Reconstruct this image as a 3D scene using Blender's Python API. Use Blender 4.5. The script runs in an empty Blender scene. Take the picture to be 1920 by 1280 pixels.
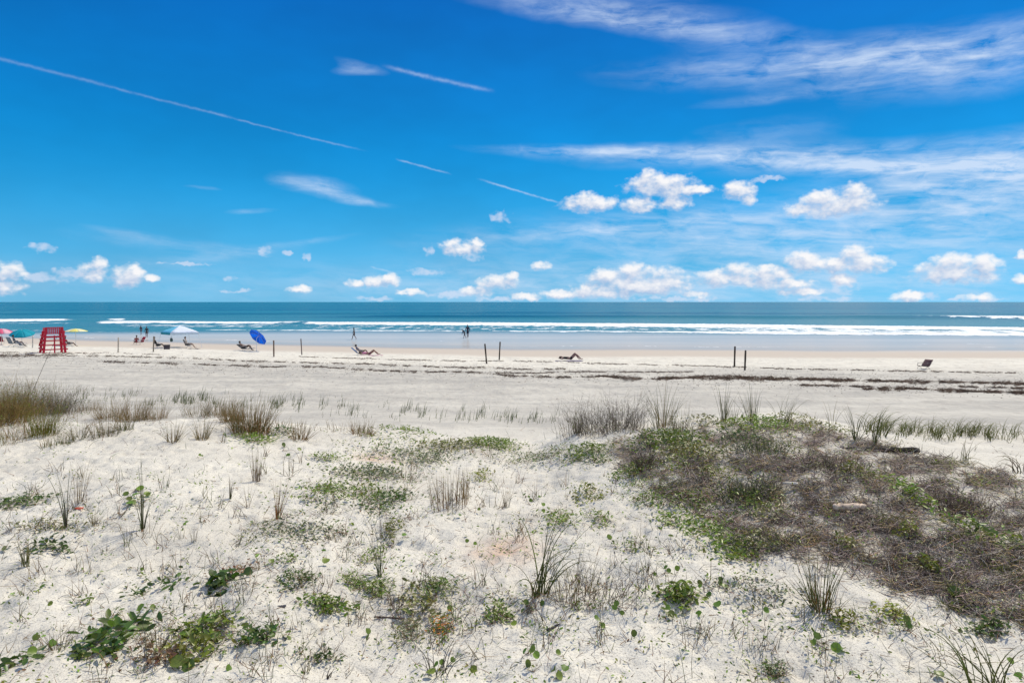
import bpy, bmesh, math, random
import numpy as np
from mathutils import Vector, Matrix

C = bpy.context.scene.collection
sc = bpy.context.scene
R = math.radians
rng = np.random.default_rng(7)
random.seed(7)

# ------------------------------------------------------------------ camera
CAM_H = 5.4
FPX = 1280.0           # focal length in pixels of a 1920 wide picture
HOR = 566.0
cam_d = bpy.data.cameras.new('camera'); cam = bpy.data.objects.new('camera', cam_d); C.objects.link(cam)
cam.location = (0, 0, CAM_H); cam.rotation_euler = (R(90), 0, 0)
cam_d.sensor_width = 36; cam_d.lens = 24; cam_d.shift_y = -(640 - HOR) / 1920.0
cam_d.clip_start = 0.05; cam_d.clip_end = 60000
sc.camera = cam

# ------------------------------------------------------------------ light
SUN_EL, SUN_AZ = 50.0, 40.0      # degrees; azimuth clockwise from +Y (out to sea, to the right)
sd = bpy.data.lights.new('sun', 'SUN'); so = bpy.data.objects.new('sun', sd); C.objects.link(so)
sd.energy = 4.3; sd.angle = R(0.55); sd.color = (1.0, 0.91, 0.74)
so.rotation_euler = (R(90 - SUN_EL), 0, R(180 - SUN_AZ))
sc.view_settings.view_transform = 'Standard'; sc.view_settings.look = 'None'
sc.view_settings.exposure = 0.0; sc.view_settings.gamma = 1.0

# ------------------------------------------------------------------ node helper
class NT:
    def __init__(s, tree): s.t = tree; s.n = tree.nodes; s.l = tree.links
    def node(s, typ, **kw):
        n = s.n.new(typ)
        for k, v in kw.items(): setattr(n, k, v)
        return n
    def put(s, sock, v):
        if isinstance(v, bpy.types.NodeSocket): s.l.new(v, sock)
        elif v is not None:
            if hasattr(sock.default_value, '__len__') and not hasattr(v, '__len__'): v = [v] * len(sock.default_value)
            if hasattr(sock.default_value, '__len__') and len(sock.default_value) == 4 and len(v) == 3: v = tuple(v) + (1,)
            sock.default_value = v
    def m(s, op, a, b=None, c=None, clamp=False):
        n = s.node('ShaderNodeMath', operation=op, use_clamp=clamp)
        for i, v in enumerate((a, b, c)):
            if v is not None: s.put(n.inputs[i], v)
        return n.outputs[0]
    def vm(s, op, a, b=None, c=None, out=0):
        n = s.node('ShaderNodeVectorMath', operation=op)
        for i, v in enumerate((a, b, c)):
            if v is not None: s.put(n.inputs[i], v)
        return n.outputs[out]
    def noise(s, vec, scale, detail=4, rough=.55, dist=0, out=0, dim='3D'):
        n = s.node('ShaderNodeTexNoise', noise_dimensions=dim)
        if vec is not None: s.l.new(vec, n.inputs['Vector'])
        n.inputs['Scale'].default_value = scale; n.inputs['Detail'].default_value = detail
        n.inputs['Roughness'].default_value = rough; n.inputs['Distortion'].default_value = dist
        return n.outputs[out]
    def ramp(s, v, a, b, lo=0., hi=1., smooth=True):
        n = s.node('ShaderNodeMapRange'); n.interpolation_type = 'SMOOTHSTEP' if smooth else 'LINEAR'
        s.put(n.inputs[0], v); s.put(n.inputs[1], a); s.put(n.inputs[2], b); s.put(n.inputs[3], lo); s.put(n.inputs[4], hi)
        return n.outputs[0]
    def mix(s, f, a, b, blend='MIX'):
        n = s.node('ShaderNodeMix', data_type='RGBA', blend_type=blend)
        s.put(n.inputs[0], f); s.put(n.inputs[6], a); s.put(n.inputs[7], b)
        return n.outputs[2]

# ------------------------------------------------------------------ world: sky, cirrus, contrails, cumulus
def adir(px, py):          # photo pixel -> azimuth / elevation, in tenths of a radian
    az = math.atan((px - 960) / FPX); el = math.atan((HOR - py) / FPX * math.cos(az))
    return az * 10, el * 10
U = 10 / FPX

CUMULUS = [ # centre x, y, half width, half height
 (22,512,26,18),(14,538,30,12),(176,510,26,16),(184,499,14,14),(236,519,30,16),(252,512,16,14),(283,521,15,6),
 (560,543,20,6),(665,530,16,7),(712,527,30,10),(730,521,14,8),(868,466,36,11),(893,458,12,9),(850,459,16,9),(935,529,34,11),(958,520,14,8),
 (1018,498,16,8),(1105,382,44,13),(1100,374,24,11),(1200,384,30,12),(1240,348,58,18),(1222,338,28,16),(1300,356,34,8),(1265,380,27,12),
 (1388,356,28,15),(1400,372,14,11),(1560,388,72,16),(1600,370,34,20),(1545,374,38,15),(1510,390,36,10),
 (1145,518,36,14),(1190,512,36,14),(1170,535,66,14),(1250,524,36,17),(1140,550,50,8),
 (1370,522,58,14),(1388,507,30,12),(1445,515,36,16),(1510,492,34,16),(1565,496,44,13),(1604,476,24,14),(1625,494,36,17),
 (1790,514,74,14),(1790,492,38,16),(1840,500,36,18),(1750,508,32,12),(1917,478,10,7),(1920,524,22,9),
 (1706,554,20,8),(1052,552,34,8),(1100,546,28,10),(893,546,26,8),(1500,548,40,7),(1580,524,24,10),(1700,556,26,9),(1830,556,30,6),(1310,552,22,6),(770,548,22,5),(985,556,26,6),(1215,540,60,12),(1460,532,60,9)]
FAINT = [(80,465,24,9),(85,520,50,9),(130,512,50,8),(500,470,12,10),(541,476,8,5),(430,521,16,5),(800,510,34,7),(805,468,10,10),
 (880,483,22,8),(940,406,18,11),(1580,530,26,12),(1540,545,60,7),(1745,555,16,8),(1830,561,60,4),(1320,561,36,4),(700,560,40,4),(850,552,40,6),
 (1440,336,30,5),(1540,560,60,5),(960,560,60,4),(350,494,40,3),(440,545,30,3),(575,480,10,6),(1250,560,60,4)]

def cloud_group(name, blobs, warp_amp, det_amp):
    g = bpy.data.node_groups.new(name, 'ShaderNodeTree')
    g.interface.new_socket('P', in_out='INPUT', socket_type='NodeSocketVector')
    g.interface.new_socket('F', in_out='OUTPUT', socket_type='NodeSocketFloat')
    T = NT(g); gi = T.node('NodeGroupInput'); go = T.node('NodeGroupOutput')
    P = gi.outputs[0]
    w = T.noise(P, 9.0, 2, .5, out=1)
    w = T.vm('MULTIPLY_ADD', w, (warp_amp, warp_amp * .7, 0), (-warp_amp * .5, -warp_amp * .35, 0))
    Q = T.vm('ADD', P, w)
    acc = None
    for (px, py, rx, ry) in blobs:
        ax, ay = adir(px, py); k = math.cos(ax / 10)
        sx, sy = 1 / (rx * U * k * k * 1.22), 1 / (ry * U * k * 1.28)
        d = T.vm('MULTIPLY_ADD', Q, (sx, sy, 0), (-ax * sx, -ay * sy, 0))
        d = T.vm('DOT_PRODUCT', d, d, out=1)
        if acc is None: acc = d
        else:
            n = T.node('ShaderNodeMath', operation='SMOOTH_MIN'); T.put(n.inputs[0], acc); T.put(n.inputs[1], d); n.inputs[2].default_value = .35
            acc = n.outputs[0]
    F = T.m('SUBTRACT', 1.0, T.m('MINIMUM', acc, 4.0))
    Pd = T.vm('MULTIPLY', P, (1, 1.35, 1))
    n1 = T.noise(Pd, 5.0, 2, .5, 0); n2 = T.noise(Pd, 14.0, 4, .56, .1)
    F = T.m('ADD', F, T.m('MULTIPLY', T.m('SUBTRACT', n1, .53), det_amp * 1.35))
    F = T.m('ADD', F, T.m('MULTIPLY', T.m('SUBTRACT', n2, .50), det_amp * .6))
    g.links.new(F, go.inputs[0])
    return g

w = bpy.data.worlds.new('World'); sc.world = w; w.use_nodes = True
T = NT(w.node_tree); w.node_tree.nodes.clear()
sky = T.node('ShaderNodeTexSky', sky_type='NISHITA'); sky.sun_disc = False
sky.sun_elevation = R(SUN_EL); sky.sun_rotation = R(SUN_AZ)
sky.altitude = 0; sky.air_density = 1.0; sky.dust_density = 0.3; sky.ozone_density = 3.0
SKYK = 0.1
tc = T.node('ShaderNodeTexCoord'); gen = tc.outputs['Generated']
D = T.vm('NORMALIZE', gen)
sep = T.node('ShaderNodeSeparateXYZ'); T.l.new(D, sep.inputs[0])
az = T.m('MULTIPLY', T.m('ARCTAN2', sep.outputs[0], sep.outputs[1]), 10.0)
el = T.m('MULTIPLY', T.m('ARCSINE', sep.outputs[2]), 10.0)
cmb = T.node('ShaderNodeCombineXYZ'); T.l.new(az, cmb.inputs[0]); T.l.new(el, cmb.inputs[1]); P = cmb.outputs[0]
# polarised, deep blue air: the sky texture seen through a polariser, bluer and darker away from the horizon
def lin(r, g, b): return tuple(((c / 255 + .055) / 1.055) ** 2.4 if c > 10 else c / 255 / 12.92 for c in (r, g, b))
cr = T.node('ShaderNodeValToRGB'); cr.color_ramp.interpolation = 'B_SPLINE'
SKY = [(-.2, (116, 190, 228)), (0, (118, 194, 234)), (.8, (60, 174, 230)), (1.7, (2, 151, 222)), (2.7, (0, 129, 209)), (4.3, (0, 100, 189)), (5.5, (0, 86, 180)), (10, (0, 66, 160))]
els = cr.color_ramp.elements
for k, (e, c) in enumerate(SKY):
    q = els[k] if k < 2 else els.new(.5)
    q.position = (e + .2) / 10.2; q.color = lin(*c) + (1,)
T.l.new(T.ramp(el, -.2, 10.0, 0, 1, smooth=False), cr.inputs[0])
lat = T.m('MULTIPLY', T.ramp(az, -7, 7, .95, 1.12), T.ramp(T.noise(T.vm('MULTIPLY', P, (.5, 1.1, 1)), .55, 4, .6), .3, .7, .93, 1.09))
col = T.mix(.025, T.vm('MULTIPLY', cr.outputs[0], T.m('DIVIDE', lat, SKYK)), sky.outputs[0])
def c10(r, g, b): return (r / SKYK, g / SKYK, b / SKYK)
# cirrus: streaky veils
def soft(px, py, rx, ry, rot=0, amt=1.0, Pin=None):
    ax, ay = adir(px, py); k = math.cos(ax / 10)
    v = T.vm('SUBTRACT', Pin, (ax, ay, 0))
    vr = T.node('ShaderNodeVectorRotate', rotation_type='Z_AXIS'); T.l.new(v, vr.inputs['Vector']); vr.inputs['Angle'].default_value = R(rot)
    v = T.vm('MULTIPLY', vr.outputs[0], (1 / (rx * U * k), 1 / (ry * U * k), 0))
    d = T.vm('DOT_PRODUCT', v, v, out=1)
    return T.m('MULTIPLY', T.m('EXPONENT', T.m('MULTIPLY', d, -1.0)), amt)
wv = T.noise(P, 1.3, 3, .5, out=1)
Pw = T.vm('ADD', P, T.vm('MULTIPLY', T.vm('SUBTRACT', wv, (.5, .5, .5)), (.7, .12, 0)))
vs = [(1110,14,200,22,7,.9),(1330,62,150,20,12,.8),(1600,112,330,32,2,1.35),(1860,120,240,46,0,.9),(1180,40,200,14,8,.6),(1480,180,150,9,-2,.5),
      (1150,283,190,10,2,1.3),(1400,293,260,15,2,1.1),(1640,312,240,13,6,1.5),(1500,300,300,26,3,.55),(1430,250,120,24,0,.4),(1880,300,200,40,-3,1.4),(1900,340,200,26,2,1.0),(1500,440,480,60,0,1.25),(1120,430,260,16,-4,.8),
      (1850,380,260,50,0,.8),(590,346,62,15,6,1.0),(640,366,60,9,10,.7),(690,380,50,6,5,.8),(672,124,40,8,10,.8),(650,132,36,7,-4,.5),(320,458,170,14,4,.45),(420,478,120,10,-9,.55),
      (590,450,60,5,-9,.5),(250,440,80,7,8,.3),(1250,535,720,42,0,1.1),(470,396,32,5,-4,.6),(380,352,36,4,0,.4),(150,520,300,40,0,.25)]
acc = None
for v in vs:
    a = soft(*v, Pin=Pw); acc = a if acc is None else T.m('ADD', acc, a)
st = T.node('ShaderNodeVectorRotate', rotation_type='Z_AXIS'); T.l.new(Pw, st.inputs['Vector']); st.inputs['Angle'].default_value = R(4)
n1 = T.noise(T.vm('MULTIPLY', st.outputs[0], (.55, 3.4, 1)), 1.5, 7, .62, .3)
n2 = T.noise(T.vm('MULTIPLY', Pw, (.8, 2.2, 1)), 2.6, 7, .66, .5)
tex = T.m('ADD', T.ramp(n1, .22, .80), T.m('MULTIPLY', T.m('SUBTRACT', n2, .5), 1.3))
cir = T.m('MULTIPLY', T.m('MAXIMUM', T.m('SUBTRACT', acc, .10), 0.0), T.m('MAXIMUM', T.m('MULTIPLY', tex, .62), 0.0))
# contrails
jw = T.vm('ADD', P, T.vm('MULTIPLY', T.vm('SUBTRACT', T.noise(P, 12, 2, .6, out=1), (.5, .5, .5)), (.03, .03, 0)))
def seg(a, b, wpx, amt):
    (x0, y0), (x1, y1) = adir(*a), adir(*b)
    L = math.hypot(x1 - x0, y1 - y0); ang = math.atan2(y1 - y0, x1 - x0)
    vr = T.node('ShaderNodeVectorRotate', rotation_type='Z_AXIS')
    T.l.new(T.vm('SUBTRACT', jw, ((x0 + x1) / 2, (y0 + y1) / 2, 0)), vr.inputs['Vector'])
    vr.inputs['Angle'].default_value = -ang
    sp = T.node('ShaderNodeSeparateXYZ'); T.l.new(vr.outputs[0], sp.inputs[0])
    along = T.ramp(T.m('ABSOLUTE', sp.outputs[0]), L / 2 * 1.03, L / 2 * .6)
    d = T.m('DIVIDE', sp.outputs[1], wpx * U)
    return T.m('MULTIPLY', T.m('MULTIPLY', T.m('EXPONENT', T.m('MULTIPLY', T.m('MULTIPLY', d, d), -1)), along), amt)
tr = None
for a, b, wp, am in (((-150, 70), (230, 167), 2.0, .17), ((90, 131), (460, 226), 1.7, .17), ((320, 190), (690, 284), 1.4, .22), ((740, 298), (848, 327), 1.4, .34), ((893, 334), (1060, 384), 1.6, .42),
                     ((712, 122), (930, 172), 3.0, .30), ((690, 499), (745, 513), 2.0, .35)):
    s_ = seg(a, b, wp, am); tr = s_ if tr is None else T.m('MAXIMUM', tr, s_)
tr = T.m('MULTIPLY', tr, T.ramp(T.noise(P, 4, 4, .7), .10, .62))
# white cloud veil added out of view, behind and overhead, as neutral fill light
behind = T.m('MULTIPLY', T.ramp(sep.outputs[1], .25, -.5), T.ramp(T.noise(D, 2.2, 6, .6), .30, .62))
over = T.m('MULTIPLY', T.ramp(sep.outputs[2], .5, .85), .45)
fill_veil = T.m('MAXIMUM', T.m('MULTIPLY', behind, .85), over)
front = T.ramp(sep.outputs[1], .0, .15)
cir = T.m('MULTIPLY', T.m('MINIMUM', T.m('MAXIMUM', cir, tr), .85), front)
col = T.mix(fill_veil, col, c10(.78, .82, .90))
col = T.mix(cir, col, c10(.68, .80, .98))
# faint small cumulus, then the bright ones
gF = cloud_group('faint_cumulus', FAINT, .16, 2.2); gC = cloud_group('cumulus', CUMULUS, .15, 1.8)
def grp(g, p):
    n = T.node('ShaderNodeGroup', node_tree=g); T.l.new(p, n.inputs[0]); return n.outputs[0]
f0 = grp(gF, P); fa = T.m('MULTIPLY', T.ramp(f0, -.1, 1.1), front)
col = T.mix(T.m('MULTIPLY', fa, .6), col, c10(.72, .78, .93))
c0 = grp(gC, P); c1 = grp(gC, T.vm('ADD', P, (.045, .095, 0)))
ca = T.m('MULTIPLY', T.ramp(c0, -.50, 1.05), front)
lit = T.m('MULTIPLY_ADD', T.m('SUBTRACT', c0, c1), .48, .42, clamp=True)
lit = T.m('MAXIMUM', lit, T.ramp(c0, .40, -.1, 0, .45))
ccol = T.mix(lit, c10(.42, .54, .76), c10(.97, .96, .97))
col = T.mix(T.m('MULTIPLY', ca, .97), col, ccol)
bg = T.node('ShaderNodeBackground'); T.l.new(col, bg.inputs[0]); bg.inputs[1].default_value = SKYK
wo = T.node('ShaderNodeOutputWorld'); T.l.new(bg.outputs[0], wo.inputs[0])
w.cycles.sampling_method = 'MANUAL'; w.cycles.sample_map_resolution = 1024

# ------------------------------------------------------------------ noise in numpy
_perm = np.random.default_rng(3).permutation(256); _perm = np.concatenate([_perm, _perm])
_gx = np.cos(np.arange(256) * 2.399963); _gy = np.sin(np.arange(256) * 2.399963)
def pn(x, y):
    xi = np.floor(x).astype(np.int64); yi = np.floor(y).astype(np.int64); xf = x - xi; yf = y - yi
    xi &= 255; yi &= 255
    u = xf * xf * xf * (xf * (xf * 6 - 15) + 10); v = yf * yf * yf * (yf * (yf * 6 - 15) + 10)
    def g(ix, iy, dx, dy):
        h = _perm[_perm[ix & 255] + (iy & 255)]; return _gx[h] * dx + _gy[h] * dy
    a = g(xi, yi, xf, yf); b = g(xi + 1, yi, xf - 1, yf); c = g(xi, yi + 1, xf, yf - 1); d = g(xi + 1, yi + 1, xf - 1, yf - 1)
    return (a + (b - a) * u + ((c + (d - c) * u) - (a + (b - a) * u)) * v) * 1.5
def fbm(x, y, o=4, g=.5):
    s = 0; a = 1
    for i in range(o): s = s + a * pn(x * 2 ** i + 17.3 * i, y * 2 ** i - 9.1 * i); a *= g
    return s
def ss(a, b, x):
    t = np.clip((x - a) / (b - a), 0, 1); return t * t * (3 - 2 * t)
def gauss(x, y, cx, cy, rx, ry): return np.exp(-((x - cx) / rx) ** 2 - ((y - cy) / ry) ** 2)

# ------------------------------------------------------------------ lie of the land
def berm(x): return np.interp(x, [-300, -70, -45, 0, 50, 300], [120, 86, 76, 63, 61, 60]) + .8 * pn(x * .06, x * 0 + 3.3)
_cx = (np.array([-400, 0, 150, 330, 480, 600, 700, 820, 1000, 1080, 1160, 1300, 1500, 1600, 1700, 1800, 1920, 2300]) - 960) / FPX * 11
_cp = np.array([800, 800, 796, 790, 796, 803, 812, 832, 834, 806, 792, 782, 784, 802, 832, 850, 874, 890])
_cz = CAM_H - (_cp - HOR) / FPX * 11
def H(x, y):
    t = y - berm(x)
    z = np.interp(t, [-60, -45, -34, -26, -16, -7, 0, 8, 20, 60, 200], [1.85, 1.8, 1.62, 1.42, 1.1, .72, .44, .22, 0.0, -.9, -3])
    rough = ss(4, -3, t) * ss(-50, -30, t)
    z = z + rough * (.05 * fbm(x * .9, y * .9, 3) + .02 * fbm(x * 3.1, y * 3.1, 2))
    z = z + .04 * fbm(x * .12, y * .12, 2) * ss(14, 22, y) * ss(10, -5, t)
    yc = 11 + .5 * pn(x * .35, x * 0 + 7.7)
    zc = np.interp(x, _cx, _cz)
    wi = ss(4.5, 10.5, y)
    zi = 3.34 * (1 - wi) + zc * wi
    zi = zi + .30 * gauss(x, y, 3.3, 6.8, 2.3, 2.2) + .12 * gauss(x, y, -3.2, 7.2, 1.6, 1.3) - .10 * gauss(x, y, -4.2, 4.6, 1.5, 1.0)
    zi = zi + .10 * fbm(x * .55 + 3, y * .55, 3) * (1 - .5 * wi) + .028 * fbm(x * 2.6, y * 2.6, 3)
    m = 1 - ss(0, 1, (y - yc) / (5.2 + 1.2 * pn(x * .3, x * 0 + 1)))
    zb = z + .05 * fbm(x * .8, y * .8, 3) * ss(24, 17, y)
    calm = ss(-.45, .35, fbm(x * .45 + 20, y * .7 + 5, 2)) * .75 + .25
    fine = calm * (.011 * fbm(x * 9, y * 9, 3) + .012 * np.abs(fbm(x * 4.5 + 5, y * 4.5, 2))) * ss(20, 8, y)
    fine = fine - .022 * ss(.25, .8, fbm(x * 5.2 + 9, y * 5.2 + 4, 2)) * ss(15, 9, y)
    return np.where(m > 0, zb * (1 - m) + zi * m, zb) + fine

# visible-ground table: photo pixel -> point on the ground
_U = np.linspace(-.95, .95, 761); _Dd = np.geomspace(2.6, 130, 1500)
_T = (CAM_H - H(_U[None, :] * _Dd[:, None], np.repeat(_Dd[:, None], len(_U), 1))) / _Dd[:, None]
def at(px, py):
    px = np.atleast_1d(np.asarray(px, float)); py = np.atleast_1d(np.asarray(py, float))
    u = (px - 960) / FPX; v = (py - HOR) / FPX
    ci = np.clip(np.round((u + .95) / 1.9 * 760).astype(int), 0, 760)
    out = np.empty((len(px), 3))
    for s in range(0, len(px), 4000):
        sl = slice(s, s + 4000); hit = _T[:, ci[sl]] <= v[sl][None, :]
        j = np.argmax(hit, 0); j[~hit.any(0)] = len(_Dd) - 1
        d = _Dd[j]; out[sl, 0] = u[sl] * d; out[sl, 1] = d
    out[:, 2] = H(out[:, 0], out[:, 1]); return out
def at1(px, py): return Vector(at(px, py)[0])
def seapt(px, py):
    d = CAM_H * FPX / (py - HOR); return Vector(((px - 960) / FPX * d, d, 0))

# ------------------------------------------------------------------ mesh building
class MB:
    def __init__(s): s.v = []; s.f = []; s.c = []; s.n = 0
    def add(s, V, F, col):
        V = np.asarray(V, float).reshape(-1, 3)
        if len(V) == 0: return s
        col = np.asarray(col, float)
        if col.ndim == 1: col = np.repeat(col[None, :3], len(V), 0)
        s.v.append(V); s.c.append(col)
        for f in (F if isinstance(F, list) else [F]): s.f.append(np.asarray(f) + s.n)
        s.n += len(V); return s
    def build(s, name, mat, parent=None, smooth=True):
        V = np.concatenate(s.v) if s.v else np.zeros((0, 3)); me = bpy.data.meshes.new(name)
        loops = np.concatenate([f.ravel() for f in s.f]); sizes = np.concatenate([np.full(len(f), f.shape[1]) for f in s.f])
        me.vertices.add(len(V)); me.vertices.foreach_set('co', V.ravel())
        me.loops.add(len(loops)); me.loops.foreach_set('vertex_index', loops.astype(np.int32))
        me.polygons.add(len(sizes)); me.polygons.foreach_set('loop_start', np.concatenate([[0], np.cumsum(sizes)[:-1]]).astype(np.int32))
        me.polygons.foreach_set('loop_total', sizes.astype(np.int32))
        me.update(calc_edges=True)
        me.polygons.foreach_set('use_smooth', np.full(len(sizes), smooth))
        ca = me.color_attributes.new('Col', 'FLOAT_COLOR', 'POINT'); cc = np.ones((len(V), 4)); cc[:, :3] = np.concatenate(s.c)
        ca.data.foreach_set('color', cc.ravel())
        me.materials.append(mat); me.validate()
        o = bpy.data.objects.new(name, me); C.objects.link(o)
        if parent: o.parent = parent
        return o
def tag(o, label=None, cat=None, group=None, kind=None):
    if label: o['label'] = label
    if cat: o['category'] = cat
    if group: o['group'] = group
    if kind: o['kind'] = kind
    return o
def thing(name, label, cat, loc=(0, 0, 0), rz=0, group=None, sc_=1):
    o = bpy.data.objects.new(name, None); C.objects.link(o); o.location = loc; o.rotation_euler = (0, 0, rz); o.scale = (sc_,) * 3
    o.empty_display_size = .1
    return tag(o, label, cat, group)

# ------------------------------------------------------------------ materials
def mat(name, base=(.5, .5, .5), rough=.7, var=.15, nscale=20, bump=0, spec=.3, attr=False, trans=0, metal=0, tcol=(1.25, 1.25, .8)):
    m = bpy.data.materials.new(name); m.use_nodes = True; T = NT(m.node_tree); m.node_tree.nodes.clear()
    out = T.node('ShaderNodeOutputMaterial'); b = T.node('ShaderNodeBsdfPrincipled')
    tc = T.node('ShaderNodeTexCoord'); n = T.noise(tc.outputs['Object'], nscale, 4, .6)
    if attr:
        a = T.node('ShaderNodeAttribute', attribute_name='Col'); c = a.outputs[0]
    else: c = base + (1,) if len(base) == 3 else base
    k = T.ramp(n, .3, .7, 1 - var, 1 + var)
    c2 = T.vm('MULTIPLY', c if attr else c[:3], k)
    T.l.new(c2, b.inputs['Base Color']); b.inputs['Roughness'].default_value = rough; b.inputs['Metallic'].default_value = metal
    b.inputs['Specular IOR Level'].default_value = spec
    if bump:
        bp = T.node('ShaderNodeBump'); bp.inputs['Strength'].default_value = bump; bp.inputs['Distance'].default_value = .01
        T.l.new(n, bp.inputs['Height']); T.l.new(bp.outputs[0], b.inputs['Normal'])
    sh = b.outputs[0]
    if trans:
        tr = T.node('ShaderNodeBsdfTranslucent'); T.l.new(T.vm('MULTIPLY', c2, tcol), tr.inputs[0])
        mx = T.node('ShaderNodeMixShader'); mx.inputs[0].default_value = trans
        T.l.new(sh, mx.inputs[1]); T.l.new(tr.outputs[0], mx.inputs[2]); sh = mx.outputs[0]
    T.l.new(sh, out.inputs[0]); return m
M_grass = mat('grass_blades', attr=True, rough=.6, trans=.42, nscale=30)
M_leaf = mat('vine_leaves', attr=True, rough=.42, trans=.30, nscale=60, spec=.45)
M_twig = mat('dry_twigs', attr=True, rough=.85, nscale=60, var=.25)
M_wrack = mat('dried_seaweed', attr=True, rough=.9, nscale=8, var=.35)
M_paint = mat('attribute_paint', attr=True, rough=.6, var=.08, nscale=6)
M_cloth = mat('cloth', attr=True, rough=.8, var=.08, nscale=12)
M_canopy = mat('canopy_fabric', attr=True, rough=.75, var=.06, nscale=3, trans=.35, tcol=(.95, 1.0, 1.25))
M_wood = mat('weathered_wood', attr=True, rough=.9, var=.35, nscale=14, bump=.6)
M_skin = mat('skin', attr=True, rough=.55, var=.06, nscale=10)
M_metal = mat('painted_metal', attr=True, rough=.4, var=.05, nscale=10, spec=.5)

# ground material: dry sand, wet sand, colour of grains
def ground_mat():
    m = bpy.data.materials.new('beach_sand'); m.use_nodes = True; T = NT(m.node_tree); m.node_tree.nodes.clear()
    out = T.node('ShaderNodeOutputMaterial'); b = T.node('ShaderNodeBsdfPrincipled')
    tc = T.node('ShaderNodeTexCoord'); P = tc.outputs['Object']
    z = T.node('ShaderNodeAttribute', attribute_name='Col'); s3 = T.node('ShaderNodeSeparateColor'); T.l.new(z.outputs[0], s3.inputs[0])
    wet, grey, near = s3.outputs[0], s3.outputs[1], s3.outputs[2]
    pk = T.node('ShaderNodeAttribute', attribute_name='pink').outputs['Fac']
    big = T.noise(P, .7, 5, .6); mid = T.noise(P, 6, 5, .65); fin = T.noise(P, 95, 3, .7); fin2 = T.noise(P, 33, 4, .7)
    str_ = T.noise(T.vm('MULTIPLY', P, (.16, .55, 1)), 1.1, 7, .68)
    c = T.mix(T.ramp(big, .35, .65), (.72, .69, .595), (.63, .60, .515))
    c = T.mix(T.m('MULTIPLY', grey, T.ramp(str_, .34, .66, .45, 1.0)), c, (.40, .385, .345))
    c = T.mix(pk, c, (.62, .44, .32))
    c = T.mix(T.m('MULTIPLY', near, T.ramp(fin, .51, .65, 0, .85)), c, (.32, .30, .265))
    c = T.mix(T.m('MULTIPLY', near, T.ramp(fin2, .56, .74, 0, .45)), c, (.40, .375, .33))
    vo = T.node('ShaderNodeTexVoronoi'); T.l.new(P, vo.inputs['Vector']); vo.inputs['Scale'].default_value = 24; vo.inputs['Randomness'].default_value = 1
    sp = T.m('MULTIPLY', T.ramp(vo.outputs['Distance'], .20, .10), T.ramp(T.noise(P, 5.1, 3, .6), .47, .62))
    c = T.mix(T.m('MULTIPLY', sp, near), c, (.13, .11, .09))
    # pocked dry sand on the open beach
    pock = T.noise(T.vm('MULTIPLY', P, (1, .55, 1)), 3.2, 4, .7)
    farm = T.m('SUBTRACT', 1.0, near)
    c = T.mix(T.m('MULTIPLY', farm, T.m('MULTIPLY', T.ramp(pock, .52, .66), T.ramp(wet, .2, 0, 0, .42))), c, (.34, .31, .28))
    lt = T.node('ShaderNodeAttribute', attribute_name='litter').outputs['Fac']
    c = T.mix(T.m('MULTIPLY', lt, T.ramp(T.m('ADD', fin2, T.m('MULTIPLY', lt, .25)), .45, .62)), c, T.mix(T.ramp(mid, .38, .62), (.065, .05, .04), (.27, .22, .175)))
    damp = T.ramp(wet, 0.0, .42); full = T.ramp(wet, .45, .95)
    c = T.mix(damp, c, (.52, .46, .385)); c = T.mix(full, c, (.35, .33, .30))
    T.l.new(c, b.inputs['Base Color'])
    T.put(b.inputs['Roughness'], T.ramp(wet, .45, .98, .95, .16)); T.put(b.inputs['Specular IOR Level'], T.ramp(wet, .45, .98, .1, .7))
    hgt = T.m('ADD', T.m('MULTIPLY', fin, .35), T.m('ADD', T.m('MULTIPLY', fin2, .8), T.m('MULTIPLY', mid, 2.2)))
    bp = T.node('ShaderNodeBump'); bp.inputs['Distance'].default_value = .012; T.l.new(hgt, bp.inputs['Height'])
    T.put(bp.inputs['Strength'], T.m('MULTIPLY', T.ramp(wet, .3, .6, 1, .02), T.m('MULTIPLY_ADD', near, .55, .25)))
    bp2 = T.node('ShaderNodeBump'); bp2.inputs['Distance'].default_value = .10; T.l.new(pock, bp2.inputs['Height'])
    T.put(bp2.inputs['Strength'], T.m('MULTIPLY', farm, T.ramp(wet, .1, .4, .8, 0))); T.l.new(bp.outputs[0], bp2.inputs['Normal'])
    T.l.new(bp2.outputs[0], b.inputs['Normal'])
    df = T.node('ShaderNodeBsdfDiffuse'); T.l.new(T.mix(.35, c, (.50, .48, .45)), df.inputs[0]); mx = T.node('ShaderNodeMixShader')
    T.put(mx.inputs[0], T.ramp(wet, .42, .9, 0, .52)); T.l.new(b.outputs[0], mx.inputs[1]); T.l.new(df.outputs[0], mx.inputs[2]); T.l.new(mx.outputs[0], out.inputs[0]); return m

def sheet(ys, hw, ncol, ext):
    t = np.linspace(-1, 1, ncol); X = hw[:, None] * t[None, :]
    for k, e in enumerate(ext):
        X = np.concatenate([(-hw * e)[:, None], X, (hw * e)[:, None]], 1)
    Y = np.repeat(ys[:, None], X.shape[1], 1)
    nr, nc = X.shape; i = np.arange(nr - 1)[:, None] * nc + np.arange(nc - 1)[None, :]
    F = np.stack([i, i + 1, i + nc + 1, i + nc], -1).reshape(-1, 4)
    return X, Y, F

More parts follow.
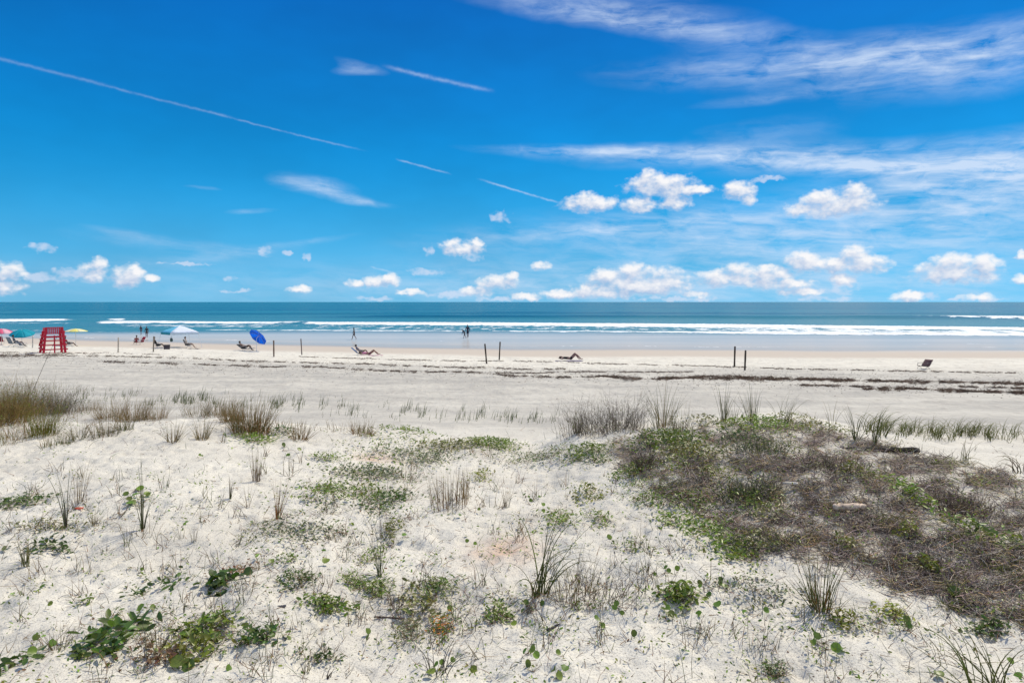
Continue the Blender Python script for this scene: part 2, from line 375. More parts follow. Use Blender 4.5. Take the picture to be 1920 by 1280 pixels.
# pinkish bare patches, in photo pixels
PINK = [(945, 1030, 62, 30), (705, 862, 36, 8), (760, 1040, 0, 0)]
def ell(px, py, L):
    d = np.zeros(np.shape(px))
    for (cx, cy, rx, ry, a) in L: d = np.maximum(d, a * np.exp(-(((px - cx) / rx) ** 2 + ((py - cy) / ry) ** 2) ** 1.5))
    return d
def mound(px, py):     # twig covered part of the right hand mound
    top = np.interp(px, [1080, 1180, 1300, 1500, 1600, 1700, 1800, 1920, 2100], [840, 812, 796, 792, 812, 846, 862, 900, 930])
    bot = np.interp(px, [1080, 1180, 1240, 1330, 1400, 1500, 1600, 1700, 1800, 1920, 2100], [846, 890, 945, 985, 1035, 1060, 1085, 1115, 1150, 1190, 1230])
    w_ = 9 * fbm(px * .02, py * .02, 3)
    return ss(-4, 10, py - top + w_) * ss(10, -22, py - bot + 2 * w_) * ss(1090, 1200, px)
patchy = lambda px, py: ss(-.35, .35, fbm(px * .018, py * .035, 4))
BAND = [(330, 1190, 200, 55, .55), (470, 1085, 130, 34, .5), (620, 980, 140, 50, .6), (230, 960, 120, 40, .4), (880, 1150, 200, 50, .4), (1040, 970, 110, 40, .4), (850, 848, 130, 14, .8), (720, 895, 110, 22, .8), (640, 935, 80, 26, .9), (600, 975, 70, 22, .7), (740, 960, 60, 30, .7), (1010, 868, 80, 20, .7),
        (850, 930, 60, 26, .7), (560, 1040, 50, 26, .6), (640, 1030, 60, 18, .55), (480, 1095, 70, 16, .6), (1080, 862, 50, 14, .8), (1240, 900, 50, 24, .8), (790, 1060, 70, 22, .45),
        (700, 1030, 50, 30, .55), (1120, 1120, 90, 36, .6), (1400, 1110, 90, 26, .4), (1700, 1170, 200, 24, .35), (300, 1220, 130, 40, .4), (770, 1150, 80, 40, .35), (90, 800, 160, 26, .9),
        (350, 790, 200, 12, .6), (560, 806, 140, 7, .5), (60, 1000, 120, 26, .35), (960, 1040, 80, 20, .15)]
def build_ground():
    ys = np.concatenate([np.linspace(-60, 2.4, 30), np.geomspace(2.5, 150, 860)])
    hw = 1.0 * np.maximum(ys, 2.4) + 3
    X, Y, F = sheet(ys, hw, 860, [1.5, 4, 30])
    Z = H(X, Y)
    t = Y - berm(X) + 1.6 * fbm(X * .05, Y * .05 + 4, 3)
    wet = ss(-7, 3.0, t) * .42 + ss(6, 17, t) * .58
    grey = ss(17, 21, Y + .6 * fbm(X * .2, Y * .2, 2)) * ss(-16, -24, Y - berm(X) + 1.5 * fbm(X * .1, Y * .1, 2)) * .9 + .06
    near = ss(26, 12, Y)
    pink = np.zeros_like(X)
    for (px, py, rx, ry) in PINK[:2]:
        p = at1(px, py); a = at1(px, py - ry * .8); bb = at1(px, py + ry)
        r_x = rx / FPX * p.y; r_y = abs(a.y - bb.y) / 2
        pink = np.maximum(pink, gauss(X, Y, p.x, p.y, r_x, r_y) * (.75 + .5 * fbm(X * 6, Y * 6, 3)))
    yy = np.maximum(Y, 1.5); gx = 960 + FPX * X / yy; gy = HOR + FPX * (CAM_H - Z) / yy
    lit_ = np.clip(mound(gx, gy) * (.35 + .65 * patchy(gx, gy)) * .95 + .35 * ell(gx, gy, BAND) * patchy(gx, gy), 0, 1) * ss(12.6, 11.2, Y) * (Y > 2)
    col = np.stack([wet, grey, near], -1).reshape(-1, 3)
    mb = MB(); mb.add(np.stack([X, Y, Z], -1), F, col); o = mb.build('beach_ground', ground_mat())
    a = o.data.attributes.new('pink', 'FLOAT', 'POINT'); a.data.foreach_set('value', np.clip(pink.ravel(), 0, .85).astype(np.float32))
    a = o.data.attributes.new('litter', 'FLOAT', 'POINT'); a.data.foreach_set('value', lit_.ravel().astype(np.float32))
    tag(o, 'pale sand of the dune and open beach', None, None, 'structure')
build_ground()

# ------------------------------------------------------------------ sea
def water_mat():
    m = bpy.data.materials.new('sea_water'); m.use_nodes = True; T = NT(m.node_tree); m.node_tree.nodes.clear()
    out = T.node('ShaderNodeOutputMaterial'); b = T.node('ShaderNodeBsdfPrincipled')
    tc = T.node('ShaderNodeTexCoord'); P = tc.outputs['Object']
    z = T.node('ShaderNodeAttribute', attribute_name='Col'); s3 = T.node('ShaderNodeSeparateColor'); T.l.new(z.outputs[0], s3.inputs[0])
    foam, shal_shade, film = s3.outputs[0], s3.outputs[1], s3.outputs[2]
    n1 = T.noise(T.vm('MULTIPLY', P, (.30, .11, 1)), 1.3, 7, .72); n2 = T.noise(T.vm('MULTIPLY', P, (.12, 1, 1)), .12, 5, .6)
    n3 = T.noise(T.vm('MULTIPLY', P, (.04, .30, 1)), .06, 6, .65)
    c = T.mix(T.ramp(n3, .38, .62), (.004, .085, .14), (.016, .165, .20))
    c = T.mix(shal_shade, c, (.055, .20, .22))
    c = T.mix(film, c, (.40, .40, .40))
    fo = T.ramp(T.m('ADD', foam, T.m('MULTIPLY', T.m('SUBTRACT', n1, .5), T.ramp(foam, 0, .15, 0, 2.0))), .36, .72)
    c = T.mix(fo, c, (.80, .83, .84))
    T.l.new(c, b.inputs['Base Color']); b.inputs['IOR'].default_value = 1.33
    T.put(b.inputs['Roughness'], T.m('MAXIMUM', T.m('MULTIPLY_ADD', film, -.12, .26), T.m('MULTIPLY', fo, .85)))
    T.put(b.inputs['Specular IOR Level'], T.m('MULTIPLY_ADD', film, .12, .14))
    bp = T.node('ShaderNodeBump'); bp.inputs['Distance'].default_value = .35
    T.l.new(T.m('ADD', T.m('MULTIPLY', n1, .5), T.m('MULTIPLY', n2, 2.0)), bp.inputs['Height'])
    T.put(bp.inputs['Strength'], T.m('MULTIPLY_ADD', film, -.80, .85))
    T.l.new(bp.outputs[0], b.inputs['Normal'])
    # milky, foam laden film of the shallows
    df = T.node('ShaderNodeBsdfDiffuse'); T.l.new(T.mix(T.node('ShaderNodeAttribute', attribute_name='lip').outputs['Fac'], T.mix(T.ramp(n2, .35, .65), (.34, .39, .42), (.46, .48, .49)), (.46, .43, .39)), df.inputs[0])
    mx = T.node('ShaderNodeMixShader'); T.put(mx.inputs[0], T.m('MULTIPLY', T.m('MULTIPLY', film, .62), T.m('SUBTRACT', 1.0, fo))); T.l.new(b.outputs[0], mx.inputs[1]); T.l.new(df.outputs[0], mx.inputs[2])
    T.l.new(mx.outputs[0], out.inputs[0]); return m
def build_sea():
    ys = np.concatenate([np.arange(66, 150, .6), np.arange(150, 300, 1.5), np.geomspace(300, 45000, 120)])
    X, Y, F = sheet(ys, 1.05 * ys, 1100, [1.6, 4, 20])
    px = 960 + FPX * X / Y; py = HOR + CAM_H * FPX / Y
    wob = fbm(X * .05, Y * .02, 3); wob2 = fbm(X * .25, Y * .25 + 8, 3); wob3 = fbm(X * .015 + 4, Y * .01, 2)
    def line(xs, yy): return np.interp(px, xs, yy)
    foam = np.zeros_like(X); ridge = np.zeros_like(X)
    def band(xs, top, bot, st, sx0, sx1, fall=.8):
        nonlocal foam
        tp = line(xs, top) + .5 * wob; bt = line(xs, bot) + .7 * wob2
        a = ss(-.7, .35, py - tp) * ss(fall, -fall, py - bt)
        s = ss(sx0[0], sx0[1], px) * ss(sx1[0], sx1[1], px)
        foam = np.maximum(foam, a * st * s)
    far = (9999, 9998)
    band([560, 960, 1400, 1920, 2400], [604.5, 606.5, 609.5, 615.5, 620], [608.5, 611, 615, 620, 626], .86, (480, 640), far)
    band([900, 1200, 1400, 1920, 2400], [611, 612, 615, 620, 626], [613, 618, 623, 629, 636], .60, (900, 1500), far, 2.0)
    band([560, 900, 1500], [609, 612, 613], [617, 619, 620], .40, (520, 600), (1500, 1200), 2.0)
    band([0, 900, 1200, 1400, 1920, 2400], [619, 620.5, 621, 621.5, 625, 630], [619, 622, 623.5, 626.5, 630, 636], .78, (860, 960), far)
    band([400, 650, 900], [617.8, 619.3, 620.3], [619.4, 620.9, 622.0], .85, (340, 430), (885, 860))
    band([380, 560], [606, 604.5], [611.5, 609], .40, (400, 420), (600, 560), 1.5)
    band([150, 300, 430, 560], [602.8, 602.6, 603.5, 604.2], [606.6, 606.2, 606.8, 606.8], .78, (170, 195), (590, 540))
    band([180, 400, 600], [608, 608, 608], [613, 614, 614], .45, (150, 260), (640, 480), 2)
    band([-600, 0, 140], [596, 598.3, 597.8], [602, 603.2, 601.4], .80, (-900, -899), (165, 100))
    band([-600, 0, 160], [602, 605, 605], [606, 607.5, 607], .42, (-900, -899), (230, 120), 1.5)
    band([200, 238], [597.0, 597.2], [600.4, 600.2], .75, (192, 212), (246, 226))
    band([1560, 1700, 1920, 2400], [595.8, 596.4, 598.0, 600], [597.0, 597.6, 599.8, 603], .78, (1560, 1760), far, .4)
    band([-300, 500, 1000], [613, 626, 630], [614.5, 627.5, 631], .38, (-300, 100), (700, 350), 1)
    # last thin lip of foam at the water's edge
    edge = Y - (berm(X) + 20.0) + 2.2 * fbm(X * .035, Y * 0 + 2, 3)
    foam = np.maximum(foam, .44 * np.exp(-(edge / 1.0) ** 2))
    lipb = py - (line([0, 960, 1500, 1920], [628, 640, 644, 645]) + 2.2 * wob3 + 1.2 * wob)
    foam = np.maximum(foam, .30 * np.exp(-(lipb / .6) ** 2))
    # shape of the swell
    def swell(xs, yy, A, wpx, s0, s1):
        nonlocal ridge
        c = line(xs, yy) + .6 * wob3 + .15 * wob
        ridge = ridge + A * np.exp(-((py - c) / wpx) ** 2) * ss(s0[0], s0[1], px) * ss(s1[0], s1[1], px)
    swell([560, 960, 1400, 1920, 2400], [606, 608, 611, 617, 621], .30, 2.2, (480, 600), far)
    swell([-500, 0, 150, 300, 560], [600, 600.5, 600.5, 604.5, 605.5], .20, 1.6, (-800, -700), (620, 540))
    swell([500, 960, 1500, 2000], [594.5, 595.6, 597.2, 598.4], .95, 1.0, (500, 800), (1990, 1900))
    swell([-500, 300, 1000], [589, 590, 588], .6, .7, (-1200, -1100), (1300, 900))
    swell([600, 1300, 2100], [587, 588, 590], .7, .7, (500, 800), far)
    swell([400, 900, 1400, 2000], [620.5, 622, 624, 628], .08, 2.2, (340, 430), far)
    swell([1500, 1920, 2400], [597.6, 599.6, 602], .25, 1.2, (1500, 1650), far)
    Z = ridge + .05 * fbm(X * .10, Y * .5, 3) * ss(95, 130, Y) * ss(2500, 600, Y)
    Z = Z + .10 * foam * np.abs(fbm(X * .8, Y * .8, 3)) * ss(88, 105, Y)
    film = ss(128, 104, Y + 5 * wob3) 
    film = film * (1 - .45 * ss(1100, 1900, px) * ss(92, 108, Y)); shal_shade = ss(420, 130, Y + 30 * wob3)
    shal_shade = shal_shade * (1 - .9 * np.clip(ridge * 1.6, 0, 1)) * (.75 + .25 * ss(-.3, .3, fbm(X * .006, Y * .03, 3)))  # swell ridges also coloured darker, imitating steep faces that reflect less sky
    lip = np.clip(np.exp(-np.maximum(edge - 1, 0) / 7.0), 0, 1)
    mb = MB(); mb.add(np.stack([X, Y, Z], -1), F, np.stack([np.clip(foam, 0, 1.2), shal_shade, film], -1).reshape(-1, 3))
    o = mb.build('sea_water', water_mat()); a = o.data.attributes.new('lip', 'FLOAT', 'POINT'); a.data.foreach_set('value', lip.ravel().astype(np.float32))
    tag(o, 'blue-green sea with white breakers', None, None, 'structure')
build_sea()
#PARTS#

# ------------------------------------------------------------------ plants
def frame(d):
    d = d / np.linalg.norm(d, axis=-1, keepdims=True)
    ref = np.where(np.abs(d[..., 2:3]) > .9, np.array([1., 0, 0]), np.array([0, 0, 1.]))
    a = np.cross(d, ref); a /= np.linalg.norm(a, axis=-1, keepdims=True); return d, a, np.cross(a, d)
def strands(mb, base, az, tilt, L, w, curl, col, S=6, taper=1.3, twist=0., tipcol=None, flat=1.0):
    """curved three-sided blades; base Nx3, others length N. tilt from vertical, curl = extra tilt gained to the tip"""
    N = len(base); az, tilt, L, w, curl = [np.broadcast_to(np.asarray(q, float), (N,)) for q in (az, tilt, L, w, curl)]
    k = np.linspace(0, 1, S); pts = np.zeros((N, S, 3)); pts[:, 0] = base; dirs = []
    for i in range(S):
        th = tilt + curl * k[i] ** 1.4; a = az + twist * k[i] * np.sign(np.sin(az * 37 + 1))
        dirs.append(np.stack([np.sin(th) * np.cos(a), np.sin(th) * np.sin(a), np.cos(th)], -1))
        if i < S - 1: pts[:, i + 1] = pts[:, i] + dirs[-1] * (L / (S - 1))[:, None]
    D_, A, B = frame(np.stack(dirs, 1)); r = (w[:, None] * (1 - k[None] ** taper * .9) * .5)[..., None]
    ring = np.stack([pts + A * r, pts - A * r * .55 + B * r * .8 * flat, pts - A * r * .55 - B * r * .8 * flat], 2)
    V = ring.reshape(-1, 3); n = np.arange(N)[:, None, None] * S * 3 + np.arange(S - 1)[None, :, None] * 3
    j = np.arange(3)[None, None, :]; j2 = (j + 1) % 3
    F = np.stack([n + j, n + j2, n + 3 + j2, n + 3 + j], -1).reshape(-1, 4)
    col = np.asarray(col, float); col = np.broadcast_to(col, (N, 3)) if col.ndim == 1 else col
    cc = np.repeat(col[:, None], S * 3, 1).astype(float)
    if tipcol is not None:
        kk = np.repeat(k, 3)[None, :, None] ** 1.2; cc = cc * (1 - kk) + np.asarray(tipcol) * kk
    mb.add(V, F, cc.reshape(-1, 3)); return pts
def jit(col, N, s=.25, hue=.12):
    return np.asarray(col)[None] * rng.uniform(1 - s, 1 + s, (N, 1)) * rng.uniform(1 - hue, 1 + hue, (N, 3))
def leaves(mb, pos, nrm, heading, size, col, kind='round', fold=.25):
    N = len(pos); size = np.broadcast_to(np.asarray(size, float), (N,))
    if kind == 'round':
        ang = np.linspace(0, 2 * np.pi, 11)[:-1]; x = .5 * np.cos(ang); y = .5 * np.sin(ang); x[0] *= .82
        tv = np.stack([x + .5, y, np.abs(y) * fold * 1.2 - .05], -1); tv = np.concatenate([[[.45, 0, -.02]], tv])
        tf = np.array([[0, 1 + i, 1 + (i + 1) % 10] for i in range(10)])
    elif kind == 'oval':
        tv = np.array([[0, 0, 0], [.3, .2, .06], [.7, .19, .05], [1, 0, -.03], [.7, -.19, .05], [.3, -.2, .06], [.5, 0, -.02]]); tv[:, 2] *= fold * 4
        tf = np.array([[6, i, (i + 1) % 6] for i in range(6)])
    else:
        tv = np.array([[0, 0, 0], [.45, .11, .03], [1, 0, -.08], [.45, -.11, .03]]); tf = np.array([[0, 1, 2], [0, 2, 3]])
    nrm = nrm / np.linalg.norm(nrm, axis=1, keepdims=True)
    hx = heading - nrm * (heading * nrm).sum(1, keepdims=True); hx /= np.linalg.norm(hx, axis=1, keepdims=True) + 1e-9
    hy = np.cross(nrm, hx)
    V = pos[:, None] + size[:, None, None] * (tv[None, :, 0:1] * hx[:, None] + tv[None, :, 1:2] * hy[:, None] + tv[None, :, 2:3] * nrm[:, None])
    F = (tf[None] + (np.arange(N) * len(tv))[:, None, None]).reshape(-1, 3)
    mb.add(V.reshape(-1, 3), F, np.repeat(col, len(tv), 0))
def rdir(N, up=.6):
    a = rng.uniform(0, 2 * np.pi, N); v = np.stack([np.cos(a), np.sin(a), rng.normal(0, .3, N)], -1)
    n = np.stack([rng.normal(0, 1 - up, N), rng.normal(0, 1 - up, N), np.full(N, up)], -1); return v, n
GREEN = np.array([.15, .215, .03]); DGREEN = np.array([.07, .12, .02]); YGREEN = np.array([.28, .31, .035])
OLIVE = np.array([.19, .20, .06]); STRAW = np.array([.44, .33, .16]); BROWN = np.array([.21, .12, .06]); GREY = np.array([.27, .225, .185])
RUST = np.array([.42, .22, .085]); PURP = np.array([.155, .12, .10]); SAGE = np.array([.18, .22, .11])

def zfix(V): V[:, 2] = H(V[:, 0], V[:, 1]); return V
def px2m(px, py): return at1(px, py).y / FPX
def place(mb_local_builder, name, px, py, label, cat, group=None, matx=None):
    """build a plant around its own base point on the ground"""
    b = at1(px, py); mb = MB(); mb_local_builder(mb, b, b.y / FPX)
    o = mb.build(name, matx or M_grass); o.location = b
    return tag(o, label, cat, group)
def gz(b, xy):     # ground height of local xy relative to base b
    return H(b.x + xy[:, 0], b.y + xy[:, 1]) - b.z

def tuft(px, py, hpx, wpx, n, label, cols=(OLIVE, STRAW), tilt=.35, curl=.7, lean=None, bw=.006, cat='grass tuft', name='grass_tuft', base_r=.35, tip=STRAW, S=7, group=None):
    def f(mb, b, m):
        hh, ww = hpx * m * 1.12, wpx * m
        r = ww * .5 * base_r * np.sqrt(rng.random(n)); a = rng.uniform(0, 2 * np.pi, n)
        xy = np.stack([r * np.cos(a), r * np.sin(a)], -1); base = np.concatenate([xy, gz(b, xy)[:, None] - .01], 1)
        az_ = a + rng.normal(0, .5, n); tl = np.abs(rng.normal(0, tilt, n)) if n > 2 else np.full(n, tilt); L = hh * rng.uniform(.5, 1.15, n)
        if lean is not None:
            k = rng.random(n) < (.75 if n > 2 else 1); az_ = np.where(k, math.radians(lean) + rng.normal(0, .45, n), az_)
        pick = rng.integers(0, len(cols), n); c = np.array(cols)[pick] * rng.uniform(.75, 1.25, (n, 1))
        strands(mb, base, az_, tl, L, bw * rng.uniform(.7, 1.3, n), curl * rng.uniform(.3, 1.3, n), c, S=S, tipcol=np.array(tip) * .8)
    return place(f, name, px, py, label, cat, group)
def twiggy(px, py, hpx, wpx, n, label, col=GREY, name='dry_shrub', cat='dry shrub', green=0, group=None, spread=.9, bw=.004, up=.5):
    """many-branched dry bush: stems with side twigs"""
    def f(mb, b, m):
        hh, ww = hpx * m, wpx * m
        xy = np.stack([rng.normal(0, ww * .22, n), rng.normal(0, ww * .16, n)], -1)
        base = np.concatenate([xy, gz(b, xy)[:, None] - .01], 1)
        az_ = np.arctan2(xy[:, 1], xy[:, 0]) + rng.normal(0, .9, n); L = hh * rng.uniform(.45, 1.15, n)
        pts = strands(mb, base, az_, np.abs(rng.normal(0, up, n)), L, bw * 1.3, rng.normal(.2, .35, n), jit(col, n, .35), S=5)
        for rep_ in range(3):
            i = rng.integers(1, 5, n); p = pts[np.arange(n), i]
            strands(mb, p, az_ + rng.normal(0, 1.4, n), rng.uniform(.1, 1.3, n), L * rng.uniform(.25, .5, n), bw * .8, rng.normal(0, .5, n), jit(col, n, .35), S=4)
        if green:
            k = int(n * green); q = pts[rng.integers(0, n, k), rng.integers(1, 5, k)] + rng.normal(0, .01, (k, 3)); hd, nr = rdir(k, .5)
            leaves(mb, q, nr, hd, rng.uniform(.012, .03, k), jit(GREEN * 1.2, k, .35), 'oval')
    return place(f, name, px, py, label, cat, group)
def leafy(px, py, rx, ry, n, label, col=GREEN, size=.028, kind='oval', name='leafy_plant', cat='leafy plant', hgt=.05, extra=None, group=None):
    """low clump or runner patch of leaves over the sand"""
    b = at1(px, py); m = b.y / FPX; root = thing(name, label, cat, b, 0, group)
    hgt = hgt + .06 * float(mound(np.array([float(px)]), np.array([float(py)]))[0])
    a0 = at1(px, py - ry); a1 = at1(px, py + ry); ry_m = max(.04, abs(a0.y - a1.y) / 2); rx_m = rx * m
    k = np.sqrt(rng.random(n)) * rng.uniform(.6, 1.1, n); a = rng.uniform(0, 2 * np.pi, n)
    nc = max(3, n // 14); cx = rng.normal(0, .45, (nc, 2)); g = rng.integers(0, nc, n)
    k *= 1 + .5 * (rng.random(n) < .35); u = np.where((rng.random(n) < .5)[:, None], cx[g] + rng.normal(0, .22, (n, 2)), np.stack([k * np.cos(a), k * np.sin(a)], -1))
    xy = u * [rx_m, ry_m]; h = hgt * np.exp(-(u ** 2).sum(1) * .6) * rng.uniform(.3, 1.2, n)
    P_ = np.concatenate([xy, (gz(b, xy) + h + .004)[:, None]], 1); hd, nr = rdir(n, .62)
    c = jit(col, n, .38, .15)
    if extra is not None:
        q = rng.random(n) < extra[1]; c[q] = jit(extra[0], q.sum(), .25)
    mb = MB(); leaves(mb, P_, nr, hd, size * rng.uniform(.6, 1.3, n), c, kind); ns = max(6, n // 3); i = rng.integers(0, n, ns); bs = np.concatenate([xy[i] * .9, gz(b, xy[i] * .9)[:, None]], 1)
    strands(mb, bs, rng.uniform(0, 6.28, ns), rng.uniform(.7, 1.6, ns), rng.uniform(.05, .15, ns), .0034, .3, jit(BROWN * 1.2, ns), S=4)
    mb.build('foliage', M_leaf, root)
    return root
def sprout(px, py, leafs, label, size=.055, group=None, col=DGREEN):
    """railroad vine shoots: round leaves on short stalks; leafs = list of (dx, dy) photo pixels"""
    b = at1(px, py); root = thing('vine_sprout', label, 'vine sprout', b, 0, group)
    sm = MB()
    for (dx, dy) in leafs:
        p = at1(px + dx, py + dy) - b; a = random.uniform(0, 6.28); hgt = random.uniform(.025, .05)
        st = np.array([[p.x, p.y, p.z - .005]]); pts = strands(sm, st, [a], [.35], [hgt], [.004], [.3], OLIVE, S=4)
        tip = pts[:, -1]; hd = np.array([[math.cos(a), math.sin(a), .15]]); n_ = np.array([[random.gauss(0, .5), random.uniform(-.9, .1), .75]])
        lm = MB(); leaves(lm, tip, n_, hd, [size * random.uniform(.62, 1.02)], jit((col + GREEN) * .62, 1, .3), 'round', .3); lm.build('leaf', M_leaf, root)
    if len(leafs) > 1:
        for (dx, dy) in leafs:
            p = at1(px + dx, py + dy) - b; d = Vector((p.x, p.y, p.z)); L = max(d.length, .01)
            strands(sm, np.array([[0, 0, .004]]), [math.atan2(d.y, d.x)], [math.pi / 2 - .05 - d.z / L], [L], [.005], [0], BROWN, S=3)
    sm.build('stem', M_grass, root); return root

# ---- tufts and stems that stand out
tuft(1012, 1118, 172, 150, 20, 'large arching green grass tuft leaning right on bare sand at bottom centre', (OLIVE * .7, OLIVE * .8, GREEN),   .38, 1.85, lean=12, bw=.010, base_r=.22, tip=OLIVE, S=10)
tuft(1075, 1122, 84, 150, 46, 'thin olive grass mixed with dry stalks just right of the large arching tuft', (OLIVE, BROWN, STRAW * .8), .7, .9, bw=.005, base_r=.6)
twiggy(1125, 1130, 75, 190, 60, 'grey brown tangled dry weed right of the arching grass tuft', GREY * .8, bw=.003, spread=1)
tuft(1538, 1142, 112, 120, 44, 'upright green tuft with rusty base at the lower edge of the twig covered mound', (OLIVE, SAGE, OLIVE, RUST), .38, .35, bw=.007, base_r=.30, tip=OLIVE)
tuft(1545, 1150, 70, 260, 26, 'low sprawling grey blades around the foot of the rusty based tuft', (GREY, SAGE), 1.0, .5, bw=.004, base_r=.2)
tuft(1850, 1292, 150, 240, 26, 'long green blades arching left from the bottom right corner', (OLIVE * .8, GREEN, OLIVE), .75, 1.1, lean=160, bw=.008, base_r=.25, tip=OLIVE, S=9)
tuft(1790, 1240, 60, 190, 24, 'sprawling dry blades lying on the sand in the bottom right corner', (OLIVE, GREY), 1.1, .6, lean=170, bw=.005, base_r=.5, S=8)
tuft(712, 1082, 92, 60, 14, 'slim green tuft standing between two leafy patches left of the pink sand', (SAGE, OLIVE), .22, .5, bw=.006, base_r=.12, tip=SAGE)
tuft(715, 1015, 80, 110, 22, 'grey green tuft with crossing blades above the slim tuft', (SAGE, GREY), .5, .6, bw=.004, base_r=.4)
tuft(268, 992, 112, 56, 9, 'tall thick green stems rising beside round dark leaves on the left', (SAGE * .7, OLIVE * .8), .16, .35, bw=.011, base_r=.12, tip=SAGE)
tuft(124, 992, 112, 44, 8, 'tall grey green stems near the left edge with a straw coloured neighbour', (SAGE, GREY), .14, .35, bw=.010, base_r=.14, tip=SAGE)
tuft(145, 945, 75, 60, 26, 'feathery straw coloured weed behind the tall grey green stems', (STRAW * .8, RUST * .9, GREY), .3, .3, bw=.004, base_r=.3)
tuft(178, 986, 42, 30, 18, 'small straw tuft right of the tall grey green stems', (STRAW, OLIVE), .25, .3, bw=.004)
tuft(520, 974, 74, 34, 16, 'upright rusty brown tuft on open sand left of centre', (RUST, STRAW * .8), .2, .2, bw=.006, base_r=.25)
tuft(465, 950, 55, 50, 10, 'forked yellowish dry stems left of the rusty brown tuft', (STRAW, BROWN), .4, .2, bw=.004, base_r=.1)
tuft(432, 935, 42, 16, 8, 'short dark stalks beside the forked dry stems', (SAGE * .6, BROWN), .12, .2, bw=.007, base_r=.2)
tuft(480, 902, 58, 30, 34, 'brown seeded dry spike below the bright leaf mat on the left', (BROWN, RUST * .8, GREY), .18, .15, bw=.005, base_r=.5)
tuft(48, 1060, 58, 70, 22, 'green tuft leaning left beside the left edge of the picture', (OLIVE, SAGE), .4, .5, lean=150, bw=.006, base_r=.2)
tuft(60, 1085, 40, 120, 16, 'dry stems lying on the sand under the left edge tuft', (BROWN, STRAW), 1.2, .2, lean=190, bw=.005, base_r=.5)
tuft(842, 948, 62, 80, 80, 'dense clump of brown upright stalks in the middle of the dune', (BROWN, RUST * .8, GREY, STRAW * .7), .16, .15, bw=.005, base_r=.9)
tuft(872, 935, 58, 26, 14, 'pale straw stalks at the right end of the brown stalk clump', (STRAW, STRAW * .8), .10, .15, bw=.006, base_r=.5)
tuft(950, 950, 46, 30, 18, 'grey green wispy tuft right of the brown stalk clump', (SAGE, GREY), .25, .3, bw=.004)
tuft(775, 905, 42, 30, 14, 'thin dark stems above the brown stalk clump', (SAGE * .7, GREY), .25, .4, bw=.004)
tuft(240, 1020, 36, 40, 10, 'thin green wisps below the tall thick stems on the left', (OLIVE, SAGE), .35, .4, bw=.004)
tuft(365, 1020, 30, 26, 10, 'tiny grass wisp on the smooth pale sand left of the green band', (OLIVE, GREY), .3, .3, bw=.004)
tuft(340, 1010, 30, 26, 8, 'tiny forked wisp beside the smooth pale sand', (OLIVE, GREY), .3, .3, bw=.004)
tuft(110, 1215, 46, 80, 26, 'bushy little olive tuft in the bottom left corner', (OLIVE, GREY), .5, .3, bw=.004)
tuft(300, 1215, 45, 70, 26, 'wispy olive tuft between the two big leafy patches at bottom left', (OLIVE, SAGE, BROWN), .5, .4, bw=.004)
tuft(420, 1165, 40, 30, 8, 'three thin green blades above the bottom left leaf runner', (OLIVE, OLIVE), .3, .3, bw=.005, base_r=.1)
tuft(345, 1150, 34, 10, 5, 'single dark blade pair on bare sand at bottom left', (SAGE * .6,), .15, .2, bw=.006, base_r=.1)
tuft(575, 1262, 44, 40, 8, 'small forked blades at the bottom edge left of the dark twig', (OLIVE, SAGE * .7), .3, .4, bw=.005)
tuft(745, 1140, 42, 80, 24, 'curly reddish brown dead grass on bare sand', (BROWN * 1.1, PURP), .7, 2.2, bw=.004, base_r=.2, tip=BROWN)
tuft(820, 1262, 78, 90, 16, 'curled dead stalks arching at the bottom edge', (PURP, SAGE * .6), .35, 1.9, bw=.006, base_r=.4, tip=PURP)
tuft(617, 1272, 26, 110, 9, 'dark bare twig lying at the bottom edge', (PURP * .6,), 1.1, .9, lean=10, bw=.008, base_r=.1, tip=PURP, name='fallen_twig', cat='twig')
tuft(200, 1040, 20, 60, 10, 'dark low stalks beside the yellowed leaf mat on the left', (BROWN * .7, SAGE * .6), 1.0, .4, bw=.005)
tuft(1002, 1135, 40, 60, 12, 'grey roots curling under the large arching tuft', (GREY, PURP), 1.0, 1.6, lean=220, bw=.006, base_r=.3)
# ---- along the far rim of the dune, left to right
twiggy(-20, 792, 70, 190, 900, 'golden brown bush at the left edge with red tinted twigs', (RUST + STRAW * .8 + OLIVE) * .36, 'rim_bush', 'bush', green=2.0)
twiggy(28, 775, 54, 150, 700, 'dark green and brown bush crowning the left mound', OLIVE * .9, 'rim_bush', 'bush', green=3.0)
twiggy(95, 775, 42, 130, 600, 'grey brown brush filling the left mound behind the golden herb', GREY * .8, 'rim_bush', 'bush', green=.8)
tuft(82, 815, 52, 66, 170, 'golden yellow green feathery herb at the front of the left mound', (YGREEN * 1.1, np.array([.30, .24, .03]), OLIVE), .4, .3, bw=.005, base_r=.7, tip=YGREEN, name='golden_herb', cat='herb')
tuft(40, 822, 36, 120, 150, 'rusty feathery herb left of the golden yellow herb', (RUST, STRAW * .8, OLIVE), .5, .3, bw=.005, base_r=.9, tip=RUST, name='golden_herb', cat='herb')
tuft(10, 828, 30, 90, 90, 'yellowish low grass at the left edge below the mound', (YGREEN, STRAW), .5, .5, bw=.004, base_r=.9)
tuft(110, 775, 56, 44, 90, 'green brown upright tuft on the right shoulder of the left mound', (OLIVE, SAGE, BROWN), .3, .2, bw=.005, base_r=.5)
tuft(42, 765, 60, 40, 60, 'fine green tuft at the top of the left mound', (OLIVE, GREEN), .3, .3, bw=.005, base_r=.5)
leafy(135, 762, 30, 9, 160, 'dark green leafy cushion at the right end of the left mound', DGREEN, .05, hgt=.18)
